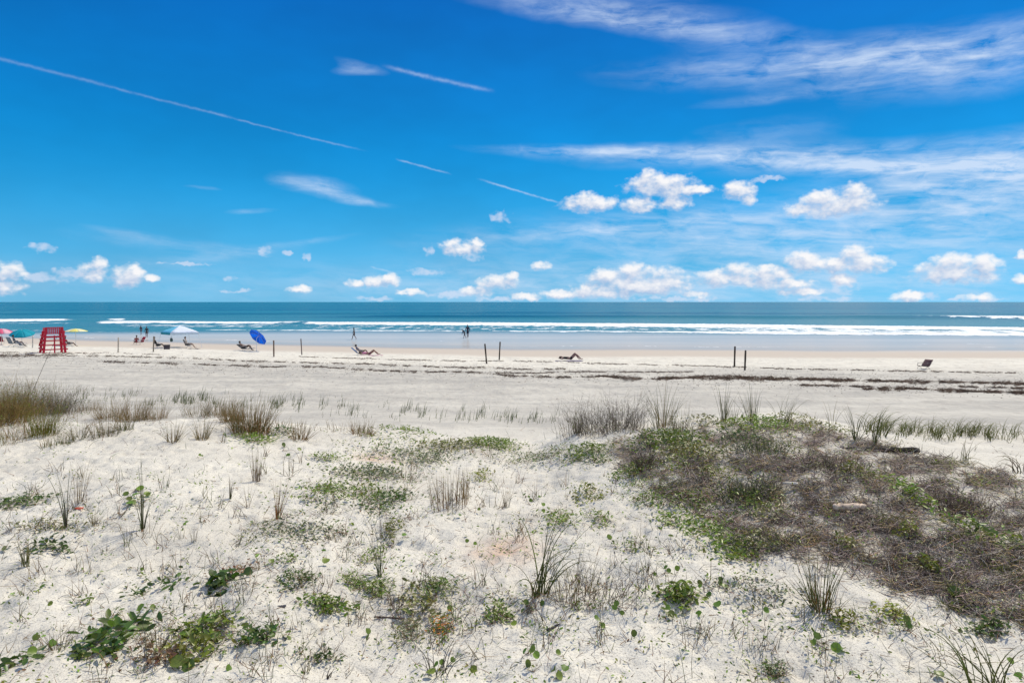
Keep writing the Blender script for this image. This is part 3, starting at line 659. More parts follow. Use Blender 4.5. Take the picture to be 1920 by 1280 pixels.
for (x, y, h, wd, n, lb, cl) in (
    (165, 770, 24, 50, 60, 'short rusty grass just right of the left mound', (RUST, STRAW)),
    (208, 785, 44, 54, 130, 'first rust brown grass clump right of the left mound', (RUST, BROWN, STRAW)),
    (248, 788, 48, 56, 150, 'second rust brown grass clump of the brown row, the darkest', (RUST, BROWN * 1.2, STRAW)),
    (290, 786, 40, 46, 100, 'third rust brown grass clump, at the right end of the brown row', (RUST, STRAW)),
    (200, 818, 44, 50, 50, 'grey green stalky weed in front of the rust brown row', (SAGE, GREY)),
    (235, 806, 34, 30, 36, 'small olive weed under the second rust brown clump', (SAGE, OLIVE)),
    (148, 822, 40, 28, 26, 'thin grey stalks on the bare left slope', (GREY, SAGE)),
    (108, 832, 24, 60, 50, 'low green weeds at the foot of the left slope', (SAGE, GREEN)),
    (325, 828, 50, 22, 26, 'narrow brown stalk cluster on pale sand right of the brown row', (BROWN, GREY)),
    (380, 824, 44, 26, 34, 'pale grey green weed beside the narrow brown stalks', (SAGE, STRAW)),
    (370, 778, 36, 60, 90, 'grey brown brush behind the narrow stalks', (GREY, BROWN, SAGE)),
    (410, 780, 40, 60, 130, 'reddish grey brush left of the big round clump', (RUST, GREY, OLIVE)),
    (468, 812, 74, 70, 190, 'big round clump with green tips and rusty stems on the rim', (OLIVE, SAGE, RUST, RUST)),
    (435, 790, 40, 40, 80, 'rusty brush touching the left side of the big round clump', (RUST, BROWN)),
    (562, 824, 42, 32, 46, 'fan of reddish brown twigs right of the big round clump', (RUST, BROWN)),
    (530, 800, 16, 120, 60, 'low reddish stems between the big clump and the twig fan', (RUST, BROWN)),
    (680, 816, 34, 40, 54, 'small tan bush on the rim left of the green mat', (RUST, STRAW)),
    (640, 806, 16, 90, 40, 'low brown stems trailing along the rim', (BROWN, RUST))):
    tuft(x, y, h * .84, wd * 1.2, int(n * 1.7), lb, list(cl) + [STRAW * .9, OLIVE], .42, .35, bw=.0065, base_r=.8, name='undergrowth' if h == 16 else 'grass_tuft', cat='undergrowth' if h == 16 else 'grass tuft')
for (x, y, h, lb, ln) in ((58, 740, 62, 'thin bare stalk leaning left above the left mound', 170), (58, 742, 158, 'tallest bare stalk leaning right above the left mound', 20)):
    tuft(x, y, h, 10, 1, lb, (PURP * .5,), .34 if ln < 100 else .42, .12, lean=ln, bw=.018, base_r=.05, tip=PURP * .6, name='dry_stalk', cat='stalk')
twiggy(1110, 812, 58, 130, 190, 'leafless grey bush at the left end of the right hand mound', GREY * .8, 'grey_bush', 'bush', green=.3)
twiggy(1165, 806, 60, 120, 180, 'taller leafless grey bush beside the first one on the mound rim', GREY * .75, 'grey_bush', 'bush', green=.3)
tuft(1082, 812, 40, 36, 50, 'short grey wisps where the mound meets the pale sand saddle', (GREY, SAGE), .3, .3)
tuft(1245, 800, 72, 80, 60, 'tall wispy olive grass on the rim right of the grey bushes', (OLIVE, SAGE, STRAW), .3, .4, bw=.007, base_r=.5, tip=OLIVE)
tuft(1243, 806, 122, 14, 2, 'very tall seed stalk rising above the right mound', (STRAW * .6,), .06, .1, bw=.012, base_r=.2, name='dry_stalk', cat='stalk')
tuft(1280, 805, 44, 60, 50, 'dense olive grass right of the tall seed stalk', (OLIVE, SAGE), .4, .5, bw=.006, base_r=.6)
tuft(1356, 790, 70, 44, 24, 'stiff spiky upright tuft on the mound rim', (SAGE * .8, OLIVE), .17, .35, bw=.009, base_r=.2, tip=OLIVE)
tuft(1412, 792, 66, 56, 34, 'pale green upright tuft right of the stiff spiky one', (SAGE, OLIVE, STRAW), .24, .4, bw=.008, base_r=.35, tip=SAGE)
tuft(1375, 795, 44, 44, 26, 'short arching tuft between the two spiky tufts', (SAGE, OLIVE), .3, .6, bw=.006)
tuft(1470, 798, 58, 60, 26, 'tuft with blades leaning right on the rim of the mound', (SAGE, OLIVE), .3, .7, lean=10, bw=.007, base_r=.4, tip=OLIVE)
tuft(1520, 800, 36, 80, 30, 'fine drooping grass right of the leaning tuft', (OLIVE, STRAW), .5, .9, bw=.005)
tuft(1560, 806, 52, 50, 10, 'few long blades bending over the slope of the mound', (SAGE, OLIVE), .2, .6, bw=.007, base_r=.2)
tuft(1604, 826, 62, 50, 20, 'slender tuft with one long blade above the dark log', (SAGE * .8, OLIVE), .35, .6, bw=.007, base_r=.2, tip=OLIVE)
tuft(1638, 838, 66, 66, 20, 'arching blades fanning right beside the dark log', (SAGE * .7, OLIVE), .45, 1.0, lean=20, bw=.008, base_r=.2, tip=OLIVE)
tuft(1810, 868, 50, 90, 10, 'long bent stems leaning right behind the right end of the mound', (SAGE * .8, OLIVE), .7, .8, lean=30, bw=.008, base_r=.2)
tuft(1905, 885, 58, 70, 12, 'dark curling blades at the right edge behind the mound', (PURP * .7, SAGE * .6), .4, 2.1, lean=150, bw=.010, base_r=.3)
twiggy(1425, 850, 34, 120, 200, 'grey green dry bush on the upper slope of the mound', SAGE * .8, 'grey_bush', 'bush', green=.6)
twiggy(1400, 935, 38, 110, 200, 'grey green bush in the middle of the mound', SAGE * .7, 'grey_bush', 'bush', green=.8)
twiggy(1210, 880, 42, 60, 130, 'dark grey weed at the left foot of the mound', PURP, 'grey_bush', 'bush', green=.5)
twiggy(1560, 880, 24, 160, 220, 'brown grey brush on the slope below the dark log', PURP * 1.1, 'grey_bush', 'bush', green=.2)
twiggy(1800, 960, 34, 170, 260, 'purple grey brush on the right hand slope', PURP * 1.1, 'grey_bush', 'bush', green=.3)
twiggy(1700, 1060, 26, 190, 220, 'matted purple grey brush below the yellow flowered plant', PURP, 'grey_bush', 'bush', green=.2)
tuft(1590, 870, 30, 90, 40, 'straw tinted grass in front of the dark log', (STRAW, OLIVE), .5, .5, bw=.005)
# ---- leafy patches
LP = [
 (478, 828, 34, 9, 150, 'bright green leaf mat on pale sand below the big round clump', GREEN * 1.2, .05, 'oval'),
 (528, 815, 20, 7, 60, 'small dark green leaf mat right of the bright mat', DGREEN, .05, 'oval'),
 (615, 859, 22, 6, 70, 'small bright green leaf mat alone on open sand', GREEN * 1.2, .04, 'oval'),
 (755, 808, 52, 9, 468, 'dense green leaf mat on the rim left of the pale saddle', GREEN, 0.055, 'oval'),
 (925, 835, 45, 8, 400, 'green leaf mat along the rim below the pale saddle', GREEN * 1.1, 0.05, 'oval'),
 (845, 840, 50, 10, 340, 'sparser green mat left of the saddle mat', OLIVE, 0.048, 'oval'),
 (790, 862, 60, 12, 340, 'thin olive mat under the saddle mats', SAGE * .9, 0.045, 'oval'),
 (700, 893, 60, 12, 300, 'olive green runner sloping down to the left', SAGE * .8, 0.045, 'oval'),
 (648, 925, 55, 14, 306, 'green leaf patch at the lower end of the sloping runner', GREEN, 0.044, 'oval'),
 (728, 940, 30, 16, 176, 'dark green leaf patch beside the brown stalk clump', DGREEN * 1.2, 0.046, 'oval'),
 (903, 896, 18, 9, 80, 'bright yellow green rosette above the brown stalk clump', YGREEN * .8, .04, 'oval'),
 (1010, 865, 60, 14, 300, 'grey green ground weed right of the rim mat', SAGE, 0.04, 'oval'),
 (1095, 850, 40, 12, 252, 'green leaf patch at the left foot of the grey bushes', GREEN, 0.048, 'oval'),
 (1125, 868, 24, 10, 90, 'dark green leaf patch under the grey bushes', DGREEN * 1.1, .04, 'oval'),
 (1100, 935, 18, 16, 90, 'upright bright yellow green rosette on sand left of the mound', YGREEN * .7, .045, 'oval'),
 (1050, 980, 28, 13, 120, 'bright green low clump above the pink sand', GREEN * 1.3, .035, 'oval'),
 (1125, 977, 18, 10, 60, 'small bright green clump right of the low clump', GREEN * 1.2, .035, 'oval'),
 (1170, 895, 26, 10, 80, 'green runner at the lower left foot of the mound', GREEN, .035, 'oval'),
 (1200, 915, 40, 12, 90, 'sparse runner below the foot of the mound', GREEN * 1.1, .032, 'oval'),
 (1265, 975, 32, 22, 130, 'broad bright green patch on the left edge of the mound', GREEN * 1.2, 0.044, 'oval'),
 (1345, 1005, 44, 26, 190, 'largest bright green patch spilling down from the mound', GREEN * 1.2, 0.045, 'oval'),
 (1385, 1040, 34, 22, 110, 'green patch below the largest bright patch', GREEN, 0.042, 'oval'),
 (1270, 1120, 26, 19, 110, 'round bright green clump on bare sand below the mound', GREEN * 1.2, 0.048, 'oval'),
 (1250, 832, 55, 16, 504, 'green leafy mass on the upper left shoulder of the mound', GREEN * .8, 0.055, 'oval'),
 (1295, 860, 50, 18, 374, 'olive leafy mass below the shoulder of the mound', OLIVE, 0.05, 'oval'),
 (1420, 800, 60, 10, 384, 'bright green leaf band at the foot of the spiky tufts', GREEN * 1.2, 0.055, 'oval'),
 (1498, 792, 34, 10, 120, 'bright leaf cushion at the right end of the green band', YGREEN * .6, .045, 'oval'),
 (1350, 905, 22, 20, 110, 'yellow green patch on the middle of the mound', YGREEN * .6, .04, 'oval'),
 (1410, 950, 24, 20, 90, 'green patch right of the yellow green patch', GREEN, .04, 'oval'),
 (1450, 965, 40, 14, 90, 'dull green patch in the twigs right of centre mound', OLIVE, .035, 'oval'),
 (1700, 925, 15, 24, 75, 'bright green plant sloping across the twigs', GREEN * 1.5, .05, 'oval'),
 (1722, 945, 18, 17, 55, 'lower half of the bright sloping plant on the right slope', GREEN * 1.4, .05, 'oval'),
 (1600, 893, 14, 8, 40, 'little yellow green sprig in the middle of the right slope', YGREEN * .6, .045, 'oval'),
 (1825, 1000, 25, 9, 60, 'dark green leaf chain near the right edge', GREEN, .05, 'oval'),
 (1880, 1022, 27, 11, 55, 'green leaves at the right edge below the leaf chain', GREEN * 1.1, .05, 'oval'),
 (1735, 1073, 15, 11, 50, 'yellow green rosette in the lower twigs', YGREEN * .6, .045, 'oval'),
 (1582, 1028, 12, 9, 36, 'small yellow green rosette left of the lower twigs', YGREEN * .6, .04, 'oval'),
 (1703, 1010, 14, 8, 36, 'pale green rosette in the middle of the lower slope', YGREEN * .7, .04, 'oval'),
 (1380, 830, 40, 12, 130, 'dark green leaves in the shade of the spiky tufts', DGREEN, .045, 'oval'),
 (1660, 850, 24, 12, 60, 'yellowish grass leaves beside the dark log', YGREEN * .5, .04, 'thin'),
 (38, 944, 40, 8, 130, 'dark green leaf mat at the left edge', DGREEN * 1.2, .04, 'oval'),
 (18, 955, 18, 5, 40, 'little leaf mat under the left edge mat', DGREEN * 1.2, .035, 'oval'),
 (80, 992, 60, 8, 110, 'yellowed leaf mat under the tall grey green stems', YGREEN * .5, .03, 'oval'),
 (82, 1032, 36, 12, 60, 'very dark leaf mat right of the left edge tuft', DGREEN * .8, 0.05, 'oval'),
 (420, 1092, 26, 10, 34, 'dark glossy leaf patch left of the purple twigs', DGREEN * .9, 0.065, 'round'),
 (448, 1078, 20, 10, 60, 'brownish leaf patch touching the dark glossy one', BROWN * 1.1, .035, 'oval'),
 (558, 1085, 28, 11, 100, 'dark green leaf patch under the single round leaf', DGREEN * 1.3, .032, 'oval'),
 (535, 1055, 16, 8, 40, 'small green leaf patch above the dark leaf patch', GREEN, .032, 'oval'),
 (618, 1140, 32, 13, 110, 'bright green cushion on bare sand left of the twin clumps', GREEN * 1.1, 0.042, 'oval'),
 (662, 1094, 18, 12, 80, 'left one of the twin bright green clumps', GREEN * 1.3, 0.046, 'thin'),
 (700, 1108, 24, 15, 110, 'right one of the twin bright green clumps', GREEN * 1.1, 0.05, 'thin'),
 (824, 1104, 27, 14, 90, 'pointed leaf clump left of the large arching tuft', GREEN, 0.055, 'thin'),
 (790, 1138, 28, 26, 90, 'olive leaf patch under the pointed leaf clump', OLIVE * 1.1, 0.045, 'oval'),
 (765, 1190, 26, 18, 110, 'grey green leaves left of the orange tipped plant', SAGE, .032, 'thin'),
 (937, 1157, 20, 14, 90, 'small green clump with one round leaf left of the arching tuft', GREEN, .034, 'oval'),
 (215, 1190, 40, 16, 46, 'big dark leafy patch at bottom left', DGREEN * 1.3, 0.085, 'oval'),
 (185, 1220, 34, 12, 34, 'lower part of the dark leafy patch at bottom left', DGREEN * 1.2, 0.07, 'oval'),
 (280, 1110, 30, 14, 28, 'sloping sprig of dark leaves above the big dark patch', DGREEN * 1.1, 0.065, 'oval'),
 (385, 1178, 34, 15, 90, 'bright runner of green leaves at bottom left', GREEN * 1.1, 0.052, 'oval'),
 (355, 1225, 40, 18, 56, 'yellow and green leaf patch below the bright runner', YGREEN * .7, 0.055, 'oval'),
 (490, 1197, 30, 13, 60, 'dark green leaf clump right of the bright runner', DGREEN * 1.3, 0.05, 'oval'),
 (300, 1235, 40, 14, 36, 'brownish leaf scatter at the bottom left', BROWN, 0.045, 'oval'),
 (20, 1255, 26, 16, 30, 'dark leaves in the bottom left corner', DGREEN, 0.06, 'oval'),
 (160, 1130, 12, 5, 16, 'tiny sprig of leaves on bare sand at left', GREEN, .035, 'oval'),
 (700, 1045, 20, 14, 60, 'green leaves around the foot of the grey green tuft', GREEN * 1.2, .032, 'oval'),
 (740, 990, 14, 12, 50, 'yellow green leaf spot above the slim tuft', YGREEN * .6, .040, 'oval'),
 (480, 1000, 22, 16, 60, 'yellow flowered weed on pale sand left of centre', YGREEN * .9, .03, 'thin'),
 (1410, 1110, 70, 16, 90, 'thin trail of dull leaves left of the rusty based tuft', SAGE * .8, .03, 'oval'),
 (1670, 1155, 26, 12, 50, 'yellow leaf sprig on sand right of the rusty based tuft', YGREEN * 1.1, .036, 'oval'),
 (1580, 1165, 26, 12, 60, 'pale green leaves at the right foot of the rusty based tuft', YGREEN * .7, .034, 'oval'),
 (1850, 1187, 24, 12, 60, 'dark leaf clump on sand at the right edge', DGREEN * 1.2, .042, 'oval'),
 (1455, 1262, 18, 12, 60, 'dark green rosette at the bottom edge right of centre', DGREEN * 1.2, .036, 'thin'),
 (1265, 878, 24, 10, 60, 'leaf patch under the olive mass of the mound', GREEN, .035, 'oval'),
 (1190, 890, 34, 12, 130, 'green creeper just left of the dark grey weed at the mound foot', GREEN, .036, 'oval'),
 (1225, 940, 34, 14, 130, 'green creeper spilling off the left edge of the mound', GREEN * 1.1, .036, 'oval'),
 (1310, 955, 34, 16, 120, 'green creeper inside the left edge of the mound', GREEN * .9, .036, 'oval'),
 (1430, 1030, 40, 16, 130, 'dull green creeper above the rusty based tuft', OLIVE, .034, 'oval'),
 (1550, 812, 44, 10, 130, 'olive leaf band on the rim above the dark log', OLIVE, .045, 'oval'),
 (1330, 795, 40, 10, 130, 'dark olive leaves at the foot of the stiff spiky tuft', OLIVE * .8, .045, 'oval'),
 (1470, 850, 50, 12, 130, 'straw green leaves on the upper slope of the mound', YGREEN * .5, .04, 'thin'),
 (600, 1235, 26, 9, 40, 'thin leaf sprinkle at the bottom between dark round leaf and twig', DGREEN, .03, 'oval'),
 (1180, 1030, 24, 14, 50, 'loose green leaves right of the long arching blades', GREEN, .03, 'oval'),
 (560, 1000, 60, 14, 180, 'faint olive leaf trail across the sand left of centre', SAGE * .7, 0.036, 'oval'),
]
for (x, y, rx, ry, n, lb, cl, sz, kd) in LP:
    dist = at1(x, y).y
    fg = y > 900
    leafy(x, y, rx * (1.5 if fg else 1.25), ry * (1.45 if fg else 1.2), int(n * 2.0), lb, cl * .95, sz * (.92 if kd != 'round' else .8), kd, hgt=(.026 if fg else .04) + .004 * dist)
leafy(832, 1180, 26, 18, 150, 'green plant with orange tipped leaves at bottom centre', GREEN, .038, 'thin', extra=(np.array([.75, .28, .03]), .28))
# ---- round leaved vine shoots
for (x, y, lf, lb, sz) in (
    (1265, 1166, [(0, 0)], 'single round leaf upright on bare sand, the largest of its kind', .075),
    (1244, 1150, [(0, 0)], 'small round leaf just left of the largest round leaf', .045),
    (1182, 1200, [(0, 0)], 'round leaf casting its shadow on smooth bare sand', .062),
    (1127, 1167, [(0, 0), (-5, 10)], 'pair of oval leaves right of the arching tuft', .055),
    (1162, 1148, [(0, 0), (10, 4), (-6, -6)], 'three dark leaves at the foot of the dry weed', .045),
    (995, 1140, [(0, 0), (-6, 12), (14, -2)], 'round leaves under the left side of the arching tuft', .05),
    (945, 1162, [(0, 0), (11, 10)], 'two round leaves below the small green clump', .055),
    (990, 1225, [(0, 0), (-14, 14)], 'oval leaf on a bent stem at the bottom centre', .055),
    (1000, 1262, [(0, 0), (-16, -6), (16, -14)], 'vine tip with three leaves at the bottom edge', .055),
    (1058, 1235, [(0, 0)], 'thin upright leaf near the bottom centre', .045),
    (1045, 1272, [(0, 0), (10, -4), (-8, 4)], 'crowded vine leaves cut by the bottom edge', .06),
    (808, 1258, [(0, 0), (-12, 8)], 'pair of dark leaves at the bottom edge', .062),
    (835, 1256, [(0, 0), (10, -6)], 'leaf pair right of the dark leaves at the bottom edge', .055),
    (877, 1262, [(0, 0)], 'lone blackish leaf beside the curled dead stalks', .05),
    (852, 1143, [(0, 0)], 'single tall round leaf left of the curly dead grass', .060),
    (692, 1196, [(0, 0), (-8, 12)], 'round leaf with its own shadow left of the orange tipped plant', .055),
    (432, 1252, [(0, 0)], 'lone dark round leaf at the bottom left centre', .065),
    (350, 1246, [(0, 0), (-6, 4)], 'large dark round leaf in the yellow leaf patch', .080),
    (398, 1205, [(0, 0), (10, -10), (-6, 6)], 'dark round leaves beside the bright runner', .060),
    (530, 1195, [(0, 0), (4, 8)], 'small round leaf right of the dark green leaf clump', .050),
    (606, 1062, [(0, 0)], 'single bright round leaf at the right end of the dark patch', .065),
    (507, 1052, [(0, 0)], 'single round leaf above the brown leaves', .052),
    (275, 1150, [(0, 0), (-20, 8), (8, 4)], 'three round leaves above the big dark leafy patch', .060),
    (190, 1180, [(0, 0), (20, 4)], 'two round leaves at the top of the big dark leafy patch', .062),
    (220, 1150, [(0, 0), (10, -4)], 'dark leaf pair on open sand at left', .045),
    (60, 1210, [(0, 0)], 'tilted round leaf on open sand in the lower left', .050),
    (90, 1222, [(0, 0), (-12, 10)], 'round leaf with stem right of the tilted leaf', .055),
    (5, 1240, [(0, 0)], 'dark round leaf touching the left edge near the bottom', .060),
    (84, 1142, [(0, 0)], 'tiny dark leaf on bare sand near the left edge', .045),
    (86, 1102, [(0, 0)], 'tiny dark leaf above its twin near the left edge', .042),
    (258, 1076, [(0, 0), (8, -4)], 'small leaf pair on smooth sand at left', .04),
    (360, 1088, [(0, 0), (6, -6)], 'small dark leaf pair left of the glossy leaf patch', .042),
    (255, 918, [(0, 0), (-20, 6), (10, 14), (-10, 18), (18, 22), (-22, 24)], 'vine with large dark leaves beside the tall thick stems', .075),
    (245, 945, [(0, 0), (14, 6), (-14, 8)], 'lower leaves of the dark vine beside the thick stems', .070),
    (370, 858, [(0, 0), (12, 4)], 'dark leaf pair on the pale slope below the brown row', .06),
    (530, 845, [(0, 0), (14, 8), (8, -6), (36, 4)], 'scattered dark round leaves right of the bright mat', .065),
    (578, 876, [(0, 0)], 'single dark leaf on open sand left of the pink patch', .06),
    (340, 988, [(0, 0), (4, 8), (8, -4)], 'three flat leaves on pale sand left of centre', .04),
    (860, 972, [(0, 0)], 'small round leaf below the brown stalk clump', .048),
    (905, 963, [(0, 0)], 'second small round leaf below the brown stalk clump', .045),
    (985, 930, [(0, 0), (10, 8), (4, 16), (22, 4)], 'loose dark leaves on pale sand right of the brown stalk clump', .045),
    (1020, 955, [(0, 0), (-8, 8), (10, 6)], 'loose dark leaves above the bright green low clump', .045),
    (873, 1025, [(0, 0), (12, 2)], 'two dark leaves at the left rim of the pink sand', .05),
    (766, 1008, [(0, 0), (-22, 4)], 'two bright leaves right of the grey green tuft', .055),
    (1145, 1008, [(0, 0)], 'single leaf hanging over the long arching blade', .05),
    (1245, 1075, [(0, 0), (12, -6), (-10, 8), (22, 4)], 'small round leaves scattered above the round green clump', .045),
    (1320, 1105, [(0, 0), (2, 14), (-4, -12)], 'upright vine sprig on bare sand left of the rusty based tuft', .05),
    (1342, 1132, [(0, 0)], 'round leaf right of the upright vine sprig', .055),
    (1320, 1155, [(0, 0)], 'bright round leaf with a dark shadow below it', .060),
    (1355, 1095, [(0, 0), (-6, -10), (6, 8)], 'bright leaf cluster above the upright vine sprig', .05),
    (1405, 1152, [(0, 0), (20, 4)], 'two blackish leaves left of the foot of the rusty based tuft', .05),
    (1552, 1218, [(0, 0), (-20, -6), (14, 2), (-22, 6)], 'round leaf group on smooth sand at the lower right', .060),
    (1693, 1184, [(0, 0), (18, 0)], 'round leaf pair on sand below the yellow sprig', .055),
    (1775, 1116, [(0, 0), (24, 6), (30, 12)], 'large blackish leaves at the lower edge of the twigs', .085),
    (1905, 1262, [(0, 0), (14, 6)], 'dark leaves in the bottom right corner', .055),
    (1745, 1270, [(0, 0), (10, -8)], 'dark pointed leaf at the bottom edge on the right', .06)):
    sprout(x, y, lf, lb, sz)

# ---- driftwood, scraps
def log_mesh(mb, L, r, col, bends=6, seed=0, knob=.25):
    rr = np.random.default_rng(seed); S = 14; ns = 10; t = np.linspace(-.5, .5, S)
    c = np.stack([t * L, rr.normal(0, .02 * L, S).cumsum() * .5, np.zeros(S)], -1); rad = r * (1 - .6 * np.abs(t) ** 2) * (1 + rr.normal(0, .12, S))
    a = np.linspace(0, 2 * np.pi, ns, endpoint=False)
    V = np.stack([c[:, None, 0] + 0 * a[None], c[:, None, 1] + rad[:, None] * np.cos(a), rad[:, None] * .8 * np.sin(a) + rad[:, None] * .35], -1)
    V += rr.normal(0, r * knob * .3, V.shape); i = np.arange(S - 1)[:, None] * ns + np.arange(ns)[None]; j = np.arange(S - 1)[:, None] * ns + (np.arange(ns)[None] + 1) % ns
    mb.add(V.reshape(-1, 3), [np.stack([i, j, j + ns, i + ns], -1).reshape(-1, 4), np.array([list(range(ns))[::-1]]), np.array([[(S - 1) * ns + k for k in range(ns)]])], col)
def drift(px, py, lpx, r, rz, col, label, name='driftwood', cat='driftwood', seed=1):
    b = at1(px, py); mb = MB(); log_mesh(mb, lpx * b.y / FPX, r, col, seed=seed)
    o = mb.build(name, M_wood); o.location = b + Vector((0, 0, .05 if name == 'driftwood' else 0)); o.rotation_euler = (0, 0, R(rz)); tag(o, label, cat); return o
drift(1650, 846, 140, .045, -4, (.02, .018, .015), 'long black driftwood log half buried on the far slope of the mound', 'driftwood_log', 'log', 2)
drift(1592, 966, 62, .035, 6, (.55, .44, .34), 'pale curled piece of driftwood among the purple grey twigs', seed=4)
drift(1482, 917, 26, .018, -12, (.62, .56, .48), 'small whitish driftwood chip left of the pale curled piece', seed=5)
drift(1040, 1175, 40, .010, 40, (.07, .065, .07), 'dark grey rotten root below the large arching tuft', 'rotten_root', 'root', 7)
drift(528, 1138, 16, .010, 20, (.09, .09, .10), 'small dark grey stone like lump on bare sand left of centre', 'dark_lump', 'lump', 8)
drift(148, 954, 14, .012, 10, (.75, .14, .08), 'small red scrap on the sand below the tall grey green stems', 'red_scrap', 'litter', 10)
drift(730, 1160, 60, .007, -8, (.10, .07, .055), 'dark bundle of dead stems left of the olive leaf patch', 'dead_stem_bundle', 'dead stems', 11)

# ---- ground cover nobody could count
def scatter(n, dens, x0=-160, x1=2080, y0=700, y1=1420):
    px = rng.uniform(x0, x1, n); py = rng.uniform(y0, y1, n); k = rng.random(n) < dens(px, py)
    p = at(px[k], py[k]); return p, px[k], py[k]
def twig_field():
    mb = MB(); p, px, py = scatter(70000, lambda a, b: mound(a, b) * (.22 + .78 * patchy(a, b)), 1080, 2080, 780, 1260)
    n = len(p); dist = p[:, 1]; c = np.where((rng.random(n) < .55)[:, None], jit(PURP * 1.3, n, .6), jit(GREY * 1.4, n, .45)); q = rng.random(n) < .22 * ss(-.3, .6, fbm(px * .01, py * .02, 3)) + .10; c[q] = jit(STRAW * 1.0, q.sum(), .3)
    q = rng.random(n) < .22; c[q] = jit(np.array([.42, .37, .32]), q.sum(), .25)
    q = rng.random(n) < .45 * ss(.1, .7, fbm(px * .012 + 9, py * .03, 3)); c[q] = jit(OLIVE, q.sum(), .4)
    p[:, 2] += rng.uniform(-.01, .035, n)
    strands(mb, p, rng.uniform(0, 6.28, n), rng.normal(1.38, .28, n), rng.uniform(.05, .19, n) * (.6 + dist * .07), .0034 + .0006 * dist, rng.normal(0, 1.1, n), c, S=4)
    o = mb.build('twig_cover', M_twig); tag(o, 'dense mat of dead purple grey twigs covering the right hand mound', None, None, 'stuff')
    mb = MB(); d = lambda a, b: ell(a, b, BAND) * .7 * patchy(a, b) * (1 - .8 * mound(a, b)) + .075 * (b > 800) * (1 - mound(a, b)) * (.1 + 1.2 * patchy(a + 500, b))
    p, px, py = scatter(70000, d); n = len(p); dist = p[:, 1]; p = p[:, :]; p[:, 2] += rng.uniform(-.004, .012, n)
    c = np.where((rng.random(n) < .5)[:, None], jit(BROWN * 1.2, n, .5), jit(GREY, n, .4)); q = rng.random(n) < .25; c[q] = jit(SAGE * .8, q.sum(), .3)
    strands(mb, p, rng.uniform(0, 6.28, n), rng.normal(1.2, .45, n), rng.uniform(.03, .14, n) * (.7 + .05 * dist), .0026 + .0005 * dist, rng.normal(0, 1, n), c, S=4)
    o = mb.build('dead_stems', M_twig); tag(o, 'thin dead stems strewn over the pale dune sand', None, None, 'stuff')
twig_field()
def leaf_litter():
    mb = MB(); d = lambda a, b: ell(a, b, BAND) * .6 * patchy(a + 300, b) + .034 * (b > 800) + .06 * mound(a, b) * patchy(a + 900, b)
    p, px, py = scatter(90000, d); n = len(p); p[:, 2] += rng.uniform(.002, .02, n); hd, nr = rdir(n, .6)
    c = jit(GREEN * 1.1, n, .45, .2); q = rng.random(n) < .30; c[q] = jit(SAGE * .8, q.sum(), .3); q = rng.random(n) < .18; c[q] = jit(BROWN, q.sum(), .4)
    leaves(mb, p, nr, hd, rng.uniform(.009, .030, n) * (.8 + .05 * p[:, 1]), c, 'oval')
    tag(mb.build('creeping_leaves', M_leaf), 'tiny creeping green leaves sprinkled over the dune', None, None, 'stuff')
    mb = MB(); p, px, py = scatter(26000, lambda a, b: .5 * (b > 815) * (.2 + .8 * ss(-.1, .5, fbm(a * .012, b * .02, 4))) * (1 - mound(a, b)), y0=800); n = len(p); p[:, 2] += .001; hd, nr = rdir(n, .8)
    leaves(mb, p, nr, hd, rng.uniform(.004, .013, n) * (.7 + .05 * p[:, 1]), jit(np.array([.10, .08, .065]), n, .5), 'thin')
    tag(mb.build('dark_plant_litter', M_twig), 'dark crumbs of dead plants on the sand', None, None, 'stuff')
leaf_litter()
def clusters():
    WB = BAND + [(200, 900, 200, 60, .35), (450, 950, 200, 90, .4), (150, 1060, 160, 60, .35), (420, 1160, 160, 60, .3), (1000, 1000, 200, 90, .4), (900, 1150, 240, 70, .4), (1200, 1080, 140, 80, .4), (650, 880, 200, 40, .5), (1500, 1180, 200, 50, .4)]
    p, px, py = scatter(1000, lambda a, b: (ell(a, b, WB) * .75 + .10 * (b > 830)) * (1 - .6 * mound(a, b)), y0=800); n0 = len(p); mb = MB()
    for k in range(3):
        for kk in range(3):
            q = p + np.concatenate([rng.normal(0, .035, (n0, 2)), np.zeros((n0, 1))], 1); zfix(q); sz = rng.uniform(.3, 1, n0) ** 1.5
            c = np.where((rng.random(n0) < .5)[:, None], jit(SAGE * .75, n0, .4), jit(BROWN * 1.2, n0, .5)); h_ = rng.random(n0) < .25; c[h_] = jit(STRAW * .8, h_.sum(), .3)
            strands(mb, q, rng.uniform(0, 6.28, n0), np.abs(rng.normal(.3, .6, n0)), (.05 + .17 * sz) * rng.uniform(.5, 1.1, n0) * (1 + .05 * q[:, 1]), .0028 + .0004 * q[:, 1], rng.normal(.5, .9, n0), c, S=5)
    tag(mb.build('grass_wisps', M_grass), 'little wisps of grass and dry stalks dotted over the dune sand', None, None, 'stuff')
    p, px, py = scatter(2600, lambda a, b: (ell(a, b, WB) * .6 * patchy(a + 77, b) + .05 * (b > 830) + .12 * mound(a, b)), y0=800); n0 = len(p); mb = MB()
    for k in range(16):
        sp_ = .03 + .012 * p[:, 1:2]; q = p + np.concatenate([rng.normal(0, 1, (n0, 2)) * sp_, np.zeros((n0, 1))], 1); zfix(q); on = mound(px, py); q[:, 2] += rng.uniform(.005, .035, n0) + .06 * on
        hd, nr = rdir(n0, .6); c = jit(GREEN * 1.1, n0, .45, .2); h_ = rng.random(n0) < .2; c[h_] = jit(YGREEN * .7, h_.sum(), .3)
        leaves(mb, q, nr, hd, rng.uniform(.014, .032, n0) * (.85 + .04 * q[:, 1]), c, 'oval')
    tag(mb.build('seedling_leaves', M_leaf), 'scattered seedlings with small green leaves on sand and twigs', None, None, 'stuff')
clusters()
